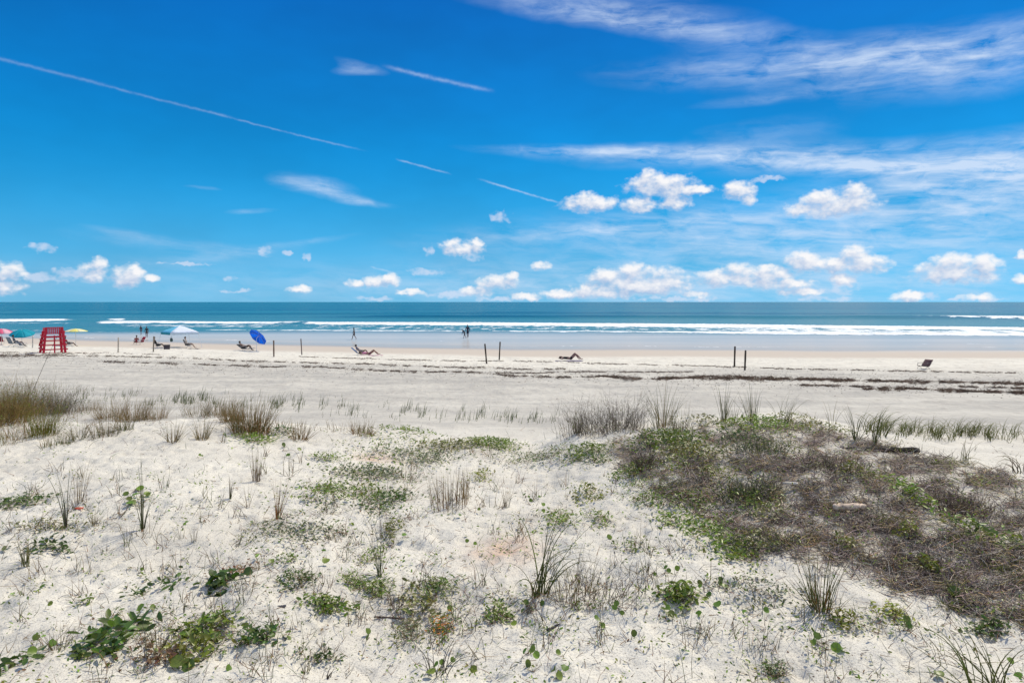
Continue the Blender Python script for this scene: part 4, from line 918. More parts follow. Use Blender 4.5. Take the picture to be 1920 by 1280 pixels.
def shoots():
    # rows of short green shoots at the foot of the dune, behind its rim
    mb = MB(); L = [(200, 742, 70, 9, .5), (300, 752, 60, 12, .4), (380, 752, 90, 12, .9), (520, 758, 80, 12, .9), (620, 768, 60, 10, .7), (745, 770, 30, 10, .9), (680, 772, 50, 10, .5), (800, 780, 40, 8, .4), (900, 776, 36, 9, .8), (840, 786, 60, 9, .35), (985, 786, 50, 8, .5), (1050, 790, 40, 8, .4)]
    p, px, py = scatter(60000, lambda a, b: ell(a, b, L) * .42 * ss(-.2, .5, fbm(a * .03, b * .05, 3)) , 100, 1100, 725, 810); n = len(p)
    strands(mb, p, rng.normal(.5, .8, n), np.abs(rng.normal(.1, .15, n)), rng.uniform(.06, .40, n), .014, rng.uniform(.1, 1.1, n), jit(GREEN * .8, n, .35), S=5, tipcol=SAGE)
    L2 = [(1730, 815, 70, 9, .8), (1800, 818, 60, 9, .95), (1860, 820, 50, 8, .8), (1940, 822, 70, 8, .8), (1680, 808, 60, 8, .5)]
    p, px, py = scatter(22000, lambda a, b: ell(a, b, L2) * .4 * ss(-.25, .4, fbm(a * .03, b * .05, 3)), 1600, 2060, 790, 840); n = len(p)
    strands(mb, p, np.where(rng.random(n) < .8, rng.normal(.1, .4, n), rng.normal(3, .4, n)), np.abs(rng.normal(.25, .2, n)), rng.uniform(.25, .55, n), .013, rng.uniform(.9, 2.0, n), jit(OLIVE * 1.1, n, .3), S=7)
    tag(mb.build('grass_shoots', M_grass), 'short green shoots in rows on the sand behind the dune rim', None, None, 'stuff')
shoots()
def wrack():
    LN = [([0, 150, 330, 480, 600, 700, 780, 900], [667, 667, 671, 678, 681, 683, 687, 691], 1.0), ([180, 360, 500, 600, 680, 760, 880, 960, 1060, 1130], [678, 683, 688, 688, 694, 697, 698, 705, 708, 706], 1.15),
          ([-80, 60, 130], [668, 667, 665], 2.4), ([1120, 1200, 1300, 1400, 1480, 1560, 1700, 1800, 1920, 2060], [705, 711, 709, 711, 711, 713, 716, 717, 720, 722], 1.7), ([1240, 1340, 1450], [709, 706, 709], 1.4),
          ([1380, 1460, 1540, 1600], [708, 712, 711, 714], 1.5), ([1620, 1700, 1760, 1840, 1920, 2060], [730, 729, 732, 735, 737, 740], 1.8), ([1480, 1560, 1640], [722, 724, 726], .9), ([1800, 1880, 1960], [726, 727, 730], .9),
          ([840, 900, 980, 1060], [689, 689, 693, 692], .9), ([560, 760, 860, 1000, 1160, 1300, 1480, 1700, 1920], [669, 675, 677, 678, 683, 686, 692, 696, 700], .55), ([100, 200, 300], [664, 662, 665], .4),
          ([900, 1000, 1100, 1200, 1300], [699, 700, 697, 698, 698], .6), ([0, 60, 160], [661, 661, 662], .5)]
    P_ = []; W = []
    for k, (xs, ys_, wd) in enumerate(LN):
        n = int((xs[-1] - xs[0]) * (3.5 + 1.2 * min(wd, 1.8) * (xs[-1] > 1200) + 3 * min(wd, 1))); x = rng.uniform(xs[0], xs[-1], n); gap = fbm(x * .03 + k * 7, x * 0 + k, 5) + (.12 if xs[-1] > 1200 else 0)
        x = x[(gap > -.08) | (rng.random(n) < .10)]; amp = ss(-.4, .5, fbm(x * .02 + k * 7, x * 0 + k, 4))
        y = np.interp(x, xs, ys_) + .7 * fbm(x * .05, x * 0 + k, 3) + rng.normal(0, .85 * wd, len(x)) * (.25 + 1.3 * amp) + .8 * fbm(x * .16, x * 0 + k + .5, 3)
        P_.append(np.stack([x, y], -1)); W.append(np.full(len(x), wd))
    nn = 12000; x = rng.uniform(-100, 2050, nn); y = rng.uniform(655, 752, nn); k = rng.random(nn) < np.exp(-((y - np.interp(x, [0, 1000, 1920], [668, 698, 722])) / 16) ** 2); P_.append(np.stack([x[k], y[k]], -1)); W.append(np.full(k.sum(), -.9))
    q = np.concatenate(P_); wd = np.concatenate(W); p = at(q[:, 0], q[:, 1]); n = len(p); p[:, 2] += rng.uniform(-.01, .03, n)
    # move each bit along its ray depth a little so the lines have a real width on the sand
    mb = MB(); strands(mb, p, rng.normal(0, .6, n) + np.pi * (rng.random(n) < .5), rng.normal(1.45, .25, n), rng.uniform(.06, .24, n) * np.maximum(.35, .5 + .35 * wd), np.where(wd < 0, .028, .014 + .004 * wd), rng.normal(0, .7, n), jit(np.array([.11, .072, .052]), n, .5), S=4)
    tag(mb.build('seaweed_wrack', M_wrack), 'dark brown lines of dried seaweed left by the tide', None, None, 'stuff')
wrack()

# ------------------------------------------------------------------ things on the beach
def boxv(c, s, Rm=None):
    c = np.asarray(c, float); s = np.asarray(s, float) / 2
    V = np.array([[x, y, z] for x in (-1, 1) for y in (-1, 1) for z in (-1, 1)]) * s
    if Rm is not None: V = V @ np.asarray(Rm).T
    return V + c
BOXF = np.array([[0, 1, 3, 2], [4, 6, 7, 5], [0, 4, 5, 1], [2, 3, 7, 6], [0, 2, 6, 4], [1, 5, 7, 3]])
def beam(mb, a, b, w, d, col):
    """rectangular board from a to b"""
    a = Vector(a); b = Vector(b); q = (b - a); L = q.length; z = q.normalized()
    x = z.cross(Vector((0, 1, 0))); x = Vector((1, 0, 0)) if x.length < 1e-3 else x.normalized(); y = z.cross(x)
    Rm = np.array([x, y, z]).T; mb.add(boxv((a + b) / 2, (w, d, L), Rm), BOXF, col)
def tube(mb, pts, r, col, ns=8):
    pts = np.array([list(p) for p in pts], float); S = len(pts); r = np.broadcast_to(np.asarray(r, float), (S,))
    d = np.gradient(pts, axis=0); D_, A, B = frame(d); a = np.linspace(0, 2 * np.pi, ns, endpoint=False)
    V = pts[:, None] + r[:, None, None] * (np.cos(a)[None, :, None] * A[:, None] + np.sin(a)[None, :, None] * B[:, None])
    i = np.arange(S - 1)[:, None] * ns + np.arange(ns)[None]; j = np.arange(S - 1)[:, None] * ns + (np.arange(ns)[None] + 1) % ns
    mb.add(V.reshape(-1, 3), [np.stack([i, j, j + ns, i + ns], -1).reshape(-1, 4), np.array([list(range(ns))[::-1]]), np.array([[(S - 1) * ns + k for k in range(ns)]])], col)
def part(fn, name, m, parent, smooth=False, label=None):
    mb = MB(); fn(mb); o = mb.build(name, m, parent, smooth)
    if label: o['label'] = label
    return o

# wooden posts
def post(px, pyt, pyb, lean, label, col, w=.11):
    b = at1(px, pyb); h = (pyb - pyt) * b.y / FPX
    mb = MB(); S = 9; t = np.linspace(-.12, 1, S); cz = t * h
    rr = w / 2 * (1 + .06 * np.sin(t * 9 + px)); pts = np.stack([lean * cz, 0 * cz, cz], -1); tube(mb, pts, rr, col, 10)
    tube(mb, [pts[-1], pts[-1] + [0, 0, .02]], [w / 2, w / 2 * .6], col, 10)
    o = mb.build('wooden_post', M_wood, None, True); o.location = b; tag(o, label, 'post', 'wooden posts standing along the upper beach'); return o
DW = (.06, .048, .038)
post(61, 629, 652, .03, 'whitish post between the teal umbrella and the red lifeguard stand', (.50, .47, .42))
post(221.5, 633, 661, .02, 'pale grey post standing alone between the lifeguard stand and the red chair', (.40, .36, .30))
post(287.5, 631, 660, .03, 'grey brown post just left of the person in the black chair', (.22, .19, .15))
post(513.5, 639, 669, -.01, 'brown post right of the blue umbrella', (.15, .10, .075))
post(566, 635, 665, -.06, 'thin leaning post right of the brown post', (.14, .11, .10), .09)
post(912.5, 645, 682, -.09, 'dark post leaning left, the left one of the middle pair', DW)
post(936, 641, 675, .05, 'dark post leaning right, the right one of the middle pair', DW)
post(1377, 650, 687, .03, 'dark post farther from the dune, left one of the right hand pair', DW)
post(1396.5, 657, 694, .04, 'dark post nearest to the dune, right one of the right hand pair', DW)

# umbrellas
def umbrella(px, pyb, pytop, wpx, label, cols, tilt=(0, 0, 1), depth=.22, n=8):
    b = at1(px, pyb); k = b.y / FPX; Rr = wpx * k / 2; hgt = (pyb - pytop) * k
    root = thing('beach_umbrella', label, 'beach umbrella', b, 0, None)
    nrm = Vector(tilt).normalized(); q = Vector((0, 0, 1)).rotation_difference(nrm).to_matrix(); joint = Vector((0, 0, hgt * .66 if nrm.z < .95 else hgt * .9))
    top = joint + nrm * (hgt - joint.z) / max(nrm.z, .5) if nrm.z > .95 else joint + nrm * .45
    part(lambda mb: (tube(mb, [(0, 0, -.3), joint], .022, (.7, .7, .7)), tube(mb, [joint, top + nrm * .05], .018, (.7, .7, .7))), 'pole', M_metal, root, True)
    def can(mb):
        nr = 7
        for g in range(n):
            a0, a1 = 2 * np.pi * g / n, 2 * np.pi * (g + 1) / n; V = []
            for i in range(nr + 1):
                r = Rr * i / nr
                for j in range(5):
                    a = a0 + (a1 - a0) * j / 4; sag = 1 - .07 * math.sin(math.pi * j / 4) * (i / nr)
                    V.append((r * math.cos(a) * sag, r * math.sin(a) * sag, -depth * 2 * Rr * (i / nr) ** 1.9 * (1.0 - .0 * j)))
            V = np.array(V) @ np.array(q).T + np.array(top); F = [[i * 5 + j, i * 5 + j + 1, (i + 1) * 5 + j + 1, (i + 1) * 5 + j] for i in range(nr) for j in range(4)]
            mb.add(V, np.array(F), cols[g % len(cols)])
    o = part(can, 'canopy', M_canopy, root, True)
    so_ = o.modifiers.new('thickness', 'SOLIDIFY'); so_.thickness = .004
    def ribs(mb):
        for g in range(n):
            a = 2 * np.pi * g / n; P_ = [np.array([Rr * t * math.cos(a), Rr * t * math.sin(a), -depth * 2 * Rr * t ** 1.9 - .015]) @ np.array(q).T + np.array(top) for t in np.linspace(0, 1, 6)]
            tube(mb, P_, .006, (.6, .6, .6), 5)
    part(ribs, 'ribs', M_metal, root, True); return root
umbrella(3, 646, 616, 42, 'pink and white umbrella cut by the left edge of the picture', [(.80, .16, .28), (.85, .55, .6)])
umbrella(41, 648, 619, 42, 'teal umbrella tilted over a grey seated group', [(.0, .36, .46), (.01, .42, .52)], (.12, -.28, 1), .20)
umbrella(142, 648, 616, 41, 'pale yellow umbrella right of the red lifeguard stand', [(.85, .80, .28), (.88, .86, .58)], (0, 0, 1), .13)
umbrella(481, 658, 622, 38, 'bright blue umbrella tilted over the sunbather on the lounger', [(.004, .19, .70), (.01, .28, .85)], (.42, .72, .66), .13)

# pop-up tent seen corner on
def tent():
    b = at1(337, 651); k = b.y / FPX; a = 35.5 * k * math.sqrt(2) / 2; he = 28.5 * k; ha = 41 * k
    root = thing('canopy_tent', 'pale aqua pop-up canopy tent on the open beach, sunlit and shaded sides coloured in', 'canopy tent', b, R(45))
    cor = [(-a, -a), (a, -a), (a, a), (-a, a)]; names = [(.06, .50, .58), (.80, .86, .84), (.75, .85, .84), (.10, .50, .56)]
    # local -x,-y corner is nearest the camera once turned by 45 degrees
    def roof(mb):
        for i in range(4):
            p, q = cor[i], cor[(i + 1) % 4]; V = []; F = []; n = 6
            for r in range(n + 1):
                t = r / n; z = he + (ha - he) * (t ** .85)
                for j in range(n + 1): s = j / n; V.append(((p[0] * (1 - s) + q[0] * s) * (1 - t), (p[1] * (1 - s) + q[1] * s) * (1 - t), z - .05 * math.sin(math.pi * s) * (1 - t)))
            F = [[r * (n + 1) + j, r * (n + 1) + j + 1, (r + 1) * (n + 1) + j + 1, (r + 1) * (n + 1) + j] for r in range(n) for j in range(n)]
            mb.add(V, np.array(F), RC[i])
    RC = [(.82, .87, .90), (.62, .80, .85), (.05, .44, .52), (.22, .68, .82)]  # one aqua cloth: right sides coloured as sunlit, left sides as shaded
    o = part(roof, 'roof', M_canopy, root, True); o.modifiers.new('t', 'SOLIDIFY').thickness = .004
    for i in range(4):
        p, q = Vector((*cor[i], he)), Vector((*cor[(i + 1) % 4], he)); d = Vector((0, 0, -.24)); off = Vector(((p + q).x, (p + q).y, 0)).normalized() * .006
        V = [p + off, q + off, q + off + d, p + off + d]; VC = [(.74, .84, .84), (.62, .80, .82), (.03, .30, .36), (.04, .36, .42)][i]  # valance colours repeat the painted sun side and shade side
        o = part(lambda mb: mb.add([tuple(v) for v in V], np.array([[0, 1, 2, 3]]), VC), 'valance', M_canopy, root); o.modifiers.new('t', 'SOLIDIFY').thickness = .004
    for (x, y) in cor:
        sgn = 1.18; part(lambda mb: beam(mb, (x * sgn, y * sgn, -.1), (x * .98, y * .98, he - .02), .035, .035, (.80, .82, .82)), 'leg', M_metal, root)
    def fr(mb):
        for i in range(4): beam(mb, (*[c * .96 for c in cor[i]], he - .1), (*[c * .96 for c in cor[(i + 1) % 4]], he - .1), .02, .02, (.7, .72, .72)); beam(mb, (*[c * .96 for c in cor[i]], he - .04), (0, 0, ha - .08), .02, .02, (.7, .72, .72))
    part(fr, 'frame', M_metal, root)
    return b, k
tb, tk = tent()
def bag():
    bb = tb + Vector((-4 * tk, -1.4, 0)); root = thing('hanging_bag', 'dark green bag hanging from the front corner of the tent', 'bag', bb + Vector((0, 0, 12 * tk)))
    def f(mb):
        tube(mb, [(0, 0, 0), (.02, 0, .12), (0, 0, .34), (0, 0, .40)], [.10, .16, .13, .05], (.06, .10, .09), 10)
    part(f, 'pouch', M_cloth, root, True)
    part(lambda mb: tube(mb, [(-.06, 0, .38), (-.03, 0, .60), (.03, 0, .60), (.06, 0, .38)], .012, (.05, .08, .08), 6), 'strap', M_cloth, root, True)
bag()

# red lifeguard stand, seen from behind and a little to one side
def stand():
    b = at1(99, 662); k = b.y / FPX; Ht = 48 * k; a0 = 17.2 * k; a1 = 12.6 * k
    root = thing('lifeguard_stand', 'tall red wooden lifeguard stand with slatted sides and a high seat', 'lifeguard stand', b, R(43))
    red = (.50, .015, .04); red2 = (.58, .025, .06)
    def P_(sx, sy, t):          # point on a leg, t = height fraction
        a = a0 + (a1 - a0) * t; return Vector((sx * a, sy * a, Ht * t))
    for sx in (-1, 1):
        for sy in (-1, 1): part(lambda mb: beam(mb, P_(sx, sy, -.05), P_(sx, sy, 1.0 if sy < 0 else .86), .16, .16, red), 'leg', M_paint, root)
    o_ = .075
    for t in (.16, .33, .50, .66):
        part(lambda mb: mb.add(boxv(P_(0, -1, t) + Vector((0, -o_ - .02, 0)), (2 * (a0 + (a1 - a0) * t) + .4, .05, .10)), BOXF, red), 'rung', M_paint, root)
        part(lambda mb: beam(mb, P_(-1, -1, t) + Vector((-o_, .0, .07)), P_(-1, 1, t) + Vector((-o_, .22, .07)), .11, .10, red), 'side_board', M_paint, root)
        part(lambda mb: beam(mb, P_(1, -1, t) + Vector((o_, .0, .07)), P_(1, 1, t) + Vector((o_, .1, .07)), .09, .045, red), 'side_board', M_paint, root)
    part(lambda mb: beam(mb, P_(-1, 1, .28) + Vector((-o_ - .05, 0, 0)), P_(-1, -1, .86) + Vector((-o_ - .05, .1, 0)), .12, .04, red), 'brace', M_paint, root)
    part(lambda mb: beam(mb, P_(1, 1, .28) + Vector((o_ + .05, 0, 0)), P_(1, -1, .86) + Vector((o_ + .05, .1, 0)), .12, .04, red), 'brace', M_paint, root)
    part(lambda mb: [mb.add(boxv((0, -a1 * .95 + i * a1 * 2.1 / 9, Ht * .62), (a1 * 2.3, a1 * .19, .04)), BOXF, red2) for i in range(10)], 'platform', M_paint, root)
    part(lambda mb: [mb.add(boxv((0, -a1 * .8 + i * .17, Ht * .76), (a1 * 1.86, .15, .04)), BOXF, red2) for i in range(5)], 'seat', M_paint, root)
    part(lambda mb: [mb.add(boxv((-a1 * .88 + i * a1 * 1.76 / 7, -a1 - .04, Ht * .88), (a1 * .17, .03, Ht * .24)), BOXF, red) for i in range(8)], 'backrest', M_paint, root)
    part(lambda mb: mb.add(boxv((0, -a1 - .02, Ht * 1.0), (a1 * 2.3, .16, .07)), BOXF, red), 'top_rail', M_paint, root)
    for sx in (-1, 1):
        part(lambda mb: mb.add(boxv((sx * (a1 + .05), -.05, Ht * .93), (.03, a1 * 2.0, Ht * .13)), BOXF, red), 'arm_panel', M_paint, root)
    part(lambda mb: beam(mb, (0, -a0 - .10, -.05), (0, -a1 - .12, Ht * .70), .10, .06, red), 'centre_post', M_paint, root)
    return root
stand()

# low folding beach chairs
def beach_chair(loc, rz, label, fab, frm=(.45, .45, .45), s=1.0, recline=50, high=.25, name='beach_chair', long=False, empty=True):
    root = thing(name, label, 'beach chair' if not long else 'lounger', loc, R(rz), None, s)
    ra = R(recline); bx, bz = math.cos(ra), math.sin(ra)     # faces +Y, back leans to -Y
    sl = .95 if long else .46
    def sheet_(mb, a, b, w, n=6, sag=.03):
        a = np.array(a); b = np.array(b); V = []
        for i in range(n + 1):
            t = i / n; c = a + (b - a) * t
            for x in (-w / 2, 0, w / 2): V.append((x, c[1], c[2] - (sag if x == 0 else 0) * math.sin(math.pi * t)))
        mb.add(V, np.array([[i * 3 + j, i * 3 + j + 1, i * 3 + j + 4, i * 3 + j + 3] for i in range(n) for j in range(2)]), fab)
    for nm, a, b in (('seat', (0, -.22, high), (0, -.22 + sl, high + .06)), ('backrest', (0, -.24, high), (0, -.24 - .62 * bx, high + .62 * bz))):
        o = part(lambda mb: sheet_(mb, a, b, .54), nm, M_cloth, root, True); o.modifiers.new('t', 'SOLIDIFY').thickness = .012
    for x in (-.28, .28):
        part(lambda mb: (tube(mb, [(x, -.24 - .62 * bx, high + .62 * bz), (x, -.24, high), (x, -.22 + sl, high + .06)], .013, frm, 6),
                         tube(mb, [(x, -.30, 0), (x, -.10, high * .7), (x, .10, high + .02)], .012, frm, 6), tube(mb, [(x, -.22 + sl * .9, 0), (x, .1, high * .8), (x, -.15, high)], .012, frm, 6)), 'side_frame', M_metal, root, True)
        part(lambda mb: tube(mb, [(x, -.24 - .25 * bx, high + .26 * bz + .02), (x, -.1, high + .22), (x, .16, high + .20), (x, .2, high)], .016, frm, 6), 'armrest', M_metal, root, True)
    return root

# people
def skin_obj(pts, edges, rad, name, m, col, parent, sub=2):
    me = bpy.data.meshes.new('tmp'); me.from_pydata([tuple(p) for p in pts], edges, []); o = bpy.data.objects.new('tmp', me); C.objects.link(o)
    o.modifiers.new('s', 'SKIN'); o.modifiers.new('u', 'SUBSURF').levels = sub; o.modifiers['u'].render_levels = sub
    for i, r in enumerate(rad):
        v = me.skin_vertices[0].data[i]; v.radius = (r if hasattr(r, '__len__') else (r, r)); v.use_root = (i == 0)
    dg = bpy.context.evaluated_depsgraph_get(); nm = bpy.data.meshes.new_from_object(o.evaluated_get(dg)); nm.name = name
    bpy.data.objects.remove(o); nm.materials.clear(); nm.materials.append(m)
    a = nm.color_attributes.new('Col', 'FLOAT_COLOR', 'POINT'); cc = np.ones((len(nm.vertices), 4)); cc[:, :3] = col; a.data.foreach_set('color', cc.ravel())
    r_ = bpy.data.objects.new(name, nm); C.objects.link(r_); r_.parent = parent; return r_
def person(loc, rz, s, pose, label, skin=(.42, .24, .16), top=None, bottom=None, hair=(.05, .03, .02), tlen=1.0, blen=.55, cat='person', sleeves=.5):
    root = thing('person', label, cat, loc, R(rz), None, s); J = {k: Vector(v) for k, v in pose.items()}
    pts = []; rad = []; idx = {}; E = []
    def v(n, p, r): idx[n] = len(pts); pts.append(p); rad.append(r)
    def e(a, b): E.append((idx[a], idx[b]))
    v('pel', J['pel'], (.145, .105)); v('wai', J['pel'].lerp(J['che'], .45), (.125, .09)); v('che', J['che'], (.155, .105)); v('neck', J['nec'], .052)
    hd = J['hea']; up = (hd - J['nec']).normalized(); fw = J.get('fac', Vector((0, 1, 0))).normalized()
    v('chin', J['nec'].lerp(hd, .45) + fw * .012, .062); v('head', hd, (.078, .092)); v('crown', hd + up * .075, .066)
    v('nose', hd + fw * .108 - up * .02, .012)
    e('pel', 'wai'); e('wai', 'che'); e('che', 'neck'); e('neck', 'chin'); e('chin', 'head'); e('head', 'crown'); e('head', 'nose')
    for S in 'LR':
        v('sh' + S, J['sh' + S], .052); v('el' + S, J['el' + S], .038); v('fo' + S, J['el' + S].lerp(J['wr' + S], .35), .036); v('wr' + S, J['wr' + S], .024)
        d = (J['wr' + S] - J['el' + S]).normalized(); sd_ = d.cross(fw); sd_ = Vector((1, 0, 0)) if sd_.length < .1 else sd_.normalized(); pm = J['wr' + S] + d * .06
        v('pa' + S, pm, (.034, .018)); e('che', 'sh' + S); e('sh' + S, 'el' + S); e('el' + S, 'fo' + S); e('fo' + S, 'wr' + S); e('wr' + S, 'pa' + S)
        v('hp' + S, J['hp' + S], .088); v('th' + S, J['hp' + S].lerp(J['kn' + S], .4), .082); v('kn' + S, J['kn' + S], .055); v('ca' + S, J['kn' + S].lerp(J['an' + S], .3), .056); v('an' + S, J['an' + S], .034); v('to' + S, J['to' + S], (.040, .022))
        e('pel', 'hp' + S); e('hp' + S, 'th' + S); e('th' + S, 'kn' + S); e('kn' + S, 'ca' + S); e('ca' + S, 'an' + S); e('an' + S, 'to' + S)
    skin_obj(pts, E, rad, 'body', M_skin, skin, root)
    # fingers and face on the same skin
    fm = MB()
    for S in 'LR':
        d = (J['wr' + S] - J['el' + S]).normalized(); sd_ = d.cross(fw); sd_ = Vector((1, 0, 0)) if sd_.length < .1 else sd_.normalized(); cu = d.cross(sd_).normalized()
        for i, l in enumerate((.065, .075, .07, .055)):
            p = J['wr' + S] + d * .085 + sd_ * (-.027 + .018 * i); tube(fm, [p, p + d * l * .5 + cu * .004, p + d * l * .9 + cu * .022], [.009, .008, .006], skin, 6)
        p = J['wr' + S] + d * .035 - sd_ * .025; tube(fm, [p, p + d * .03 - sd_ * .03, p + d * .06 - sd_ * .035], [.010, .009, .007], skin, 6)
    fm.build('fingers', M_skin, root)
    rt = fw.cross(up).normalized()
    hm = MB(); u_ = np.linspace(0, 1, 7); 
    for i in range(6):
        pass
    th = np.linspace(0, np.pi * .62, 7); ph = np.linspace(0, 2 * np.pi, 13)[:-1]; V = []
    for t in th:
        for p_ in ph:
            q = up * math.cos(t) * .118 + (fw * math.cos(p_) * .112 + rt * math.sin(p_) * .094) * math.sin(t)
            if math.cos(p_) > .3 and t > 1.0: q = q * .80
            V.append(tuple(hd + up * .012 - fw * .012 + q))
    F = [[i * 12 + j, i * 12 + (j + 1) % 12, (i + 1) * 12 + (j + 1) % 12, (i + 1) * 12 + j] for i in range(6) for j in range(12)]
    hm.add(V, np.array(F), hair); hm.build('hair', M_cloth, root)
    if top is not None:
        pp = [J['pel'].lerp(J['che'], 1 - tlen * .98), J['pel'].lerp(J['che'], .5), J['che'], J['che'].lerp(J['nec'], .6)]; rr = [(.150, .112), (.138, .100), (.166, .114), .075]; ee = [(0, 1), (1, 2), (2, 3)]
        for S in 'LR':
            pp += [J['sh' + S], J['sh' + S].lerp(J['el' + S], sleeves) if sleeves <= 1 else J['el' + S]]; rr += [.064, .056]; n_ = len(pp); ee += [(2, n_ - 2), (n_ - 2, n_ - 1)]
            if sleeves > 1: pp.append(J['wr' + S]); rr.append(.036); ee.append((n_ - 1, n_))
        skin_obj(pp, ee, rr, 'shirt', M_cloth, top, root)
    if bottom is not None:
        pp = [J['pel'], J['pel'].lerp(J['che'], .25)]; rr = [(.158, .118), (.145, .108)]; ee = [(0, 1)]
        for S in 'LR':
            pp += [J['hp' + S], J['hp' + S].lerp(J['kn' + S], min(blen, 1) * .5), J['hp' + S].lerp(J['kn' + S], min(blen, 1))]; rr += [.100, .094, .084 if blen < 1 else .068]; n_ = len(pp); ee += [(0, n_ - 3), (n_ - 3, n_ - 2), (n_ - 2, n_ - 1)]
            if blen > 1: pp.append(J['an' + S]); rr.append(.05); ee.append((n_ - 1, n_))
        skin_obj(pp, ee, rr, 'shorts' if blen < 1 else 'trousers', M_cloth, bottom, root)
    return root
def pose_walk(st=.22, lean=.04, arm=.18):
    return dict(pel=(0, 0, .93), che=(0, lean, 1.30), nec=(0, lean * 1.4, 1.46), hea=(0, lean * 1.5 + .02, 1.60), shL=(-.18, lean, 1.39), shR=(.18, lean, 1.39), elL=(-.24, lean - arm * .5, 1.12), elR=(.24, lean + arm * .5, 1.12), wrL=(-.25, lean - arm * .6, .87), wrR=(.25, lean + arm * 1.2, .90),
                hpL=(-.09, 0, .88), hpR=(.09, 0, .88), knL=(-.10, st * .75, .50), knR=(.10, -st * .35, .48), anL=(-.10, st, .09), anR=(.10, -st * 1.25, .13), toL=(-.11, st + .15, .04), toR=(.11, -st * 1.25 + .13, .03))
def pose_bend():
    p = pose_walk(.25, .1); p.update(che=(0, .24, 1.22), nec=(0, .38, 1.33), hea=(0, .48, 1.42), fac=(0, .8, -.5), shL=(-.18, .28, 1.27), shR=(.18, .28, 1.27), elL=(-.22, .34, 1.0), elR=(.22, .34, 1.0), wrL=(-.2, .44, .78), wrR=(.2, .44, .78)); return p
def pose_sit(h=.30, rec=50, kz=.42):
    a = R(rec); c, s_ = math.cos(a), math.sin(a); by, bz = -.14, h + .12
    return dict(pel=(0, by, bz), che=(0, by - .42 * c, bz + .42 * s_), nec=(0, by - .57 * c, bz + .58 * s_), hea=(0, by - .62 * c + .03, bz + .72 * s_ + .03), fac=(0, .95, .25), shL=(-.19, by - .46 * c, bz + .46 * s_), shR=(.19, by - .46 * c, bz + .46 * s_),
                elL=(-.27, by - .18, bz + .17), elR=(.27, by - .18, bz + .17), wrL=(-.26, by + .10, bz + .12), wrR=(.26, by + .10, bz + .12),
                hpL=(-.09, by + .03, bz - .01), hpR=(.09, by + .03, bz - .01), knL=(-.12, by + .46, kz), knR=(.12, by + .46, kz + .03), anL=(-.12, by + .72, .10), anR=(.12, by + .76, .10), toL=(-.13, by + .88, .08), toR=(.13, by + .92, .08))
def pose_lie(kz=.46):
    return dict(pel=(0, 0, .13), che=(0, -.38, .17), nec=(0, -.54, .19), hea=(0, -.68, .20), fac=(0, .2, 1), shL=(-.18, -.47, .15), shR=(.18, -.47, .15), elL=(-.30, -.24, .09), elR=(.26, -.60, .10), wrL=(-.22, -.03, .12), wrR=(.10, -.76, .12),
                hpL=(-.09, .05, .12), hpR=(.09, .05, .12), knL=(-.1, .36, kz), knR=(.11, .42, kz - .06), anL=(-.1, .62, .10), anR=(.11, .78, .09), toL=(-.11, .76, .07), toR=(.12, .92, .10))

def seaman(px, py): return seapt(px, py)
person(seapt(264.5, 627.5), 160, .88, pose_walk(.12), 'child in dark swimwear walking in the shallows, left one of the far pair', (.16, .09, .07), (.03, .02, .04), (.03, .02, .05), tlen=.9)
person(seapt(275, 633), 200, .98, pose_walk(.14), 'taller figure in a dark green top walking in the shallows beside the child', (.15, .09, .07), (.03, .05, .06), (.03, .03, .04))
person(seapt(664, 636.5), 100, .99, pose_walk(.26, .02, .2), 'slim person in black shorts walking along the wet sand', (.15, .085, .06), (.10, .07, .06), (.004, .005, .012), blen=.5)
person(seapt(877, 633), 165, 1.14, pose_walk(.12, .05), 'taller one of the close pair at the water edge, in dark navy clothes', (.14, .08, .06), (.008, .018, .05), (.01, .02, .05), hair=(.01, .015, .03), blen=.9, sleeves=2)
person(seapt(871.5, 634.5), 120, .90, pose_bend(), 'shorter one of the close pair at the water edge, stooping in dark clothes', (.12, .07, .055), (.012, .022, .05), (.012, .02, .04), hair=(.01, .012, .02), blen=.9, sleeves=2)

b = at1(262, 646); beach_chair(b, 150, 'red beach chair facing the sea with its back to the dune', (.40, .02, .04), s=1.15, recline=62)
person(at1(255, 646), 40, .95, pose_sit(.26, 70), 'person in dark red top sitting beside the red beach chair', (.22, .12, .09), (.30, .05, .07), (.20, .02, .04))
b = at1(297, 654); beach_chair(b, -60, 'black beach chair under the left side of the tent', (.012, .012, .014), s=1.1, recline=65)
person(b, -60, 1.05, pose_sit(.26, 66), 'person in black clothes sitting in the black chair under the tent', (.10, .06, .05), (.01, .01, .012), (.012, .012, .015), sleeves=2, blen=.9)
def cooler():
    b = at1(313, 654.5); root = thing('cool_box', 'dark grey cool box on the sand right of the seated person in black', 'cool box', b, R(15))
    part(lambda mb: mb.add(boxv((0, 0, .17), (.52, .34, .36)), BOXF, (.06, .05, .06)), 'body', M_paint, root)
    part(lambda mb: mb.add(boxv((0, 0, .385), (.56, .38, .07)), BOXF, (.03, .03, .035)), 'lid', M_paint, root)
    part(lambda mb: tube(mb, [(-.29, 0, .2), (-.29, 0, .46), (.29, 0, .46), (.29, 0, .2)], .012, (.1, .1, .1), 6), 'handle', M_metal, root, True)
cooler()
b = at1(354, 653.5); beach_chair(b, -75, 'dark grey beach chair under the right side of the tent', (.07, .075, .07), s=1.1, recline=66, high=.3)
person(b, -75, 1.0, pose_sit(.32, 68, .5), 'person in a pale grey shirt sitting in the dark grey chair under the tent', (.30, .20, .15), (.42, .44, .42), (.08, .08, .08), sleeves=.6)
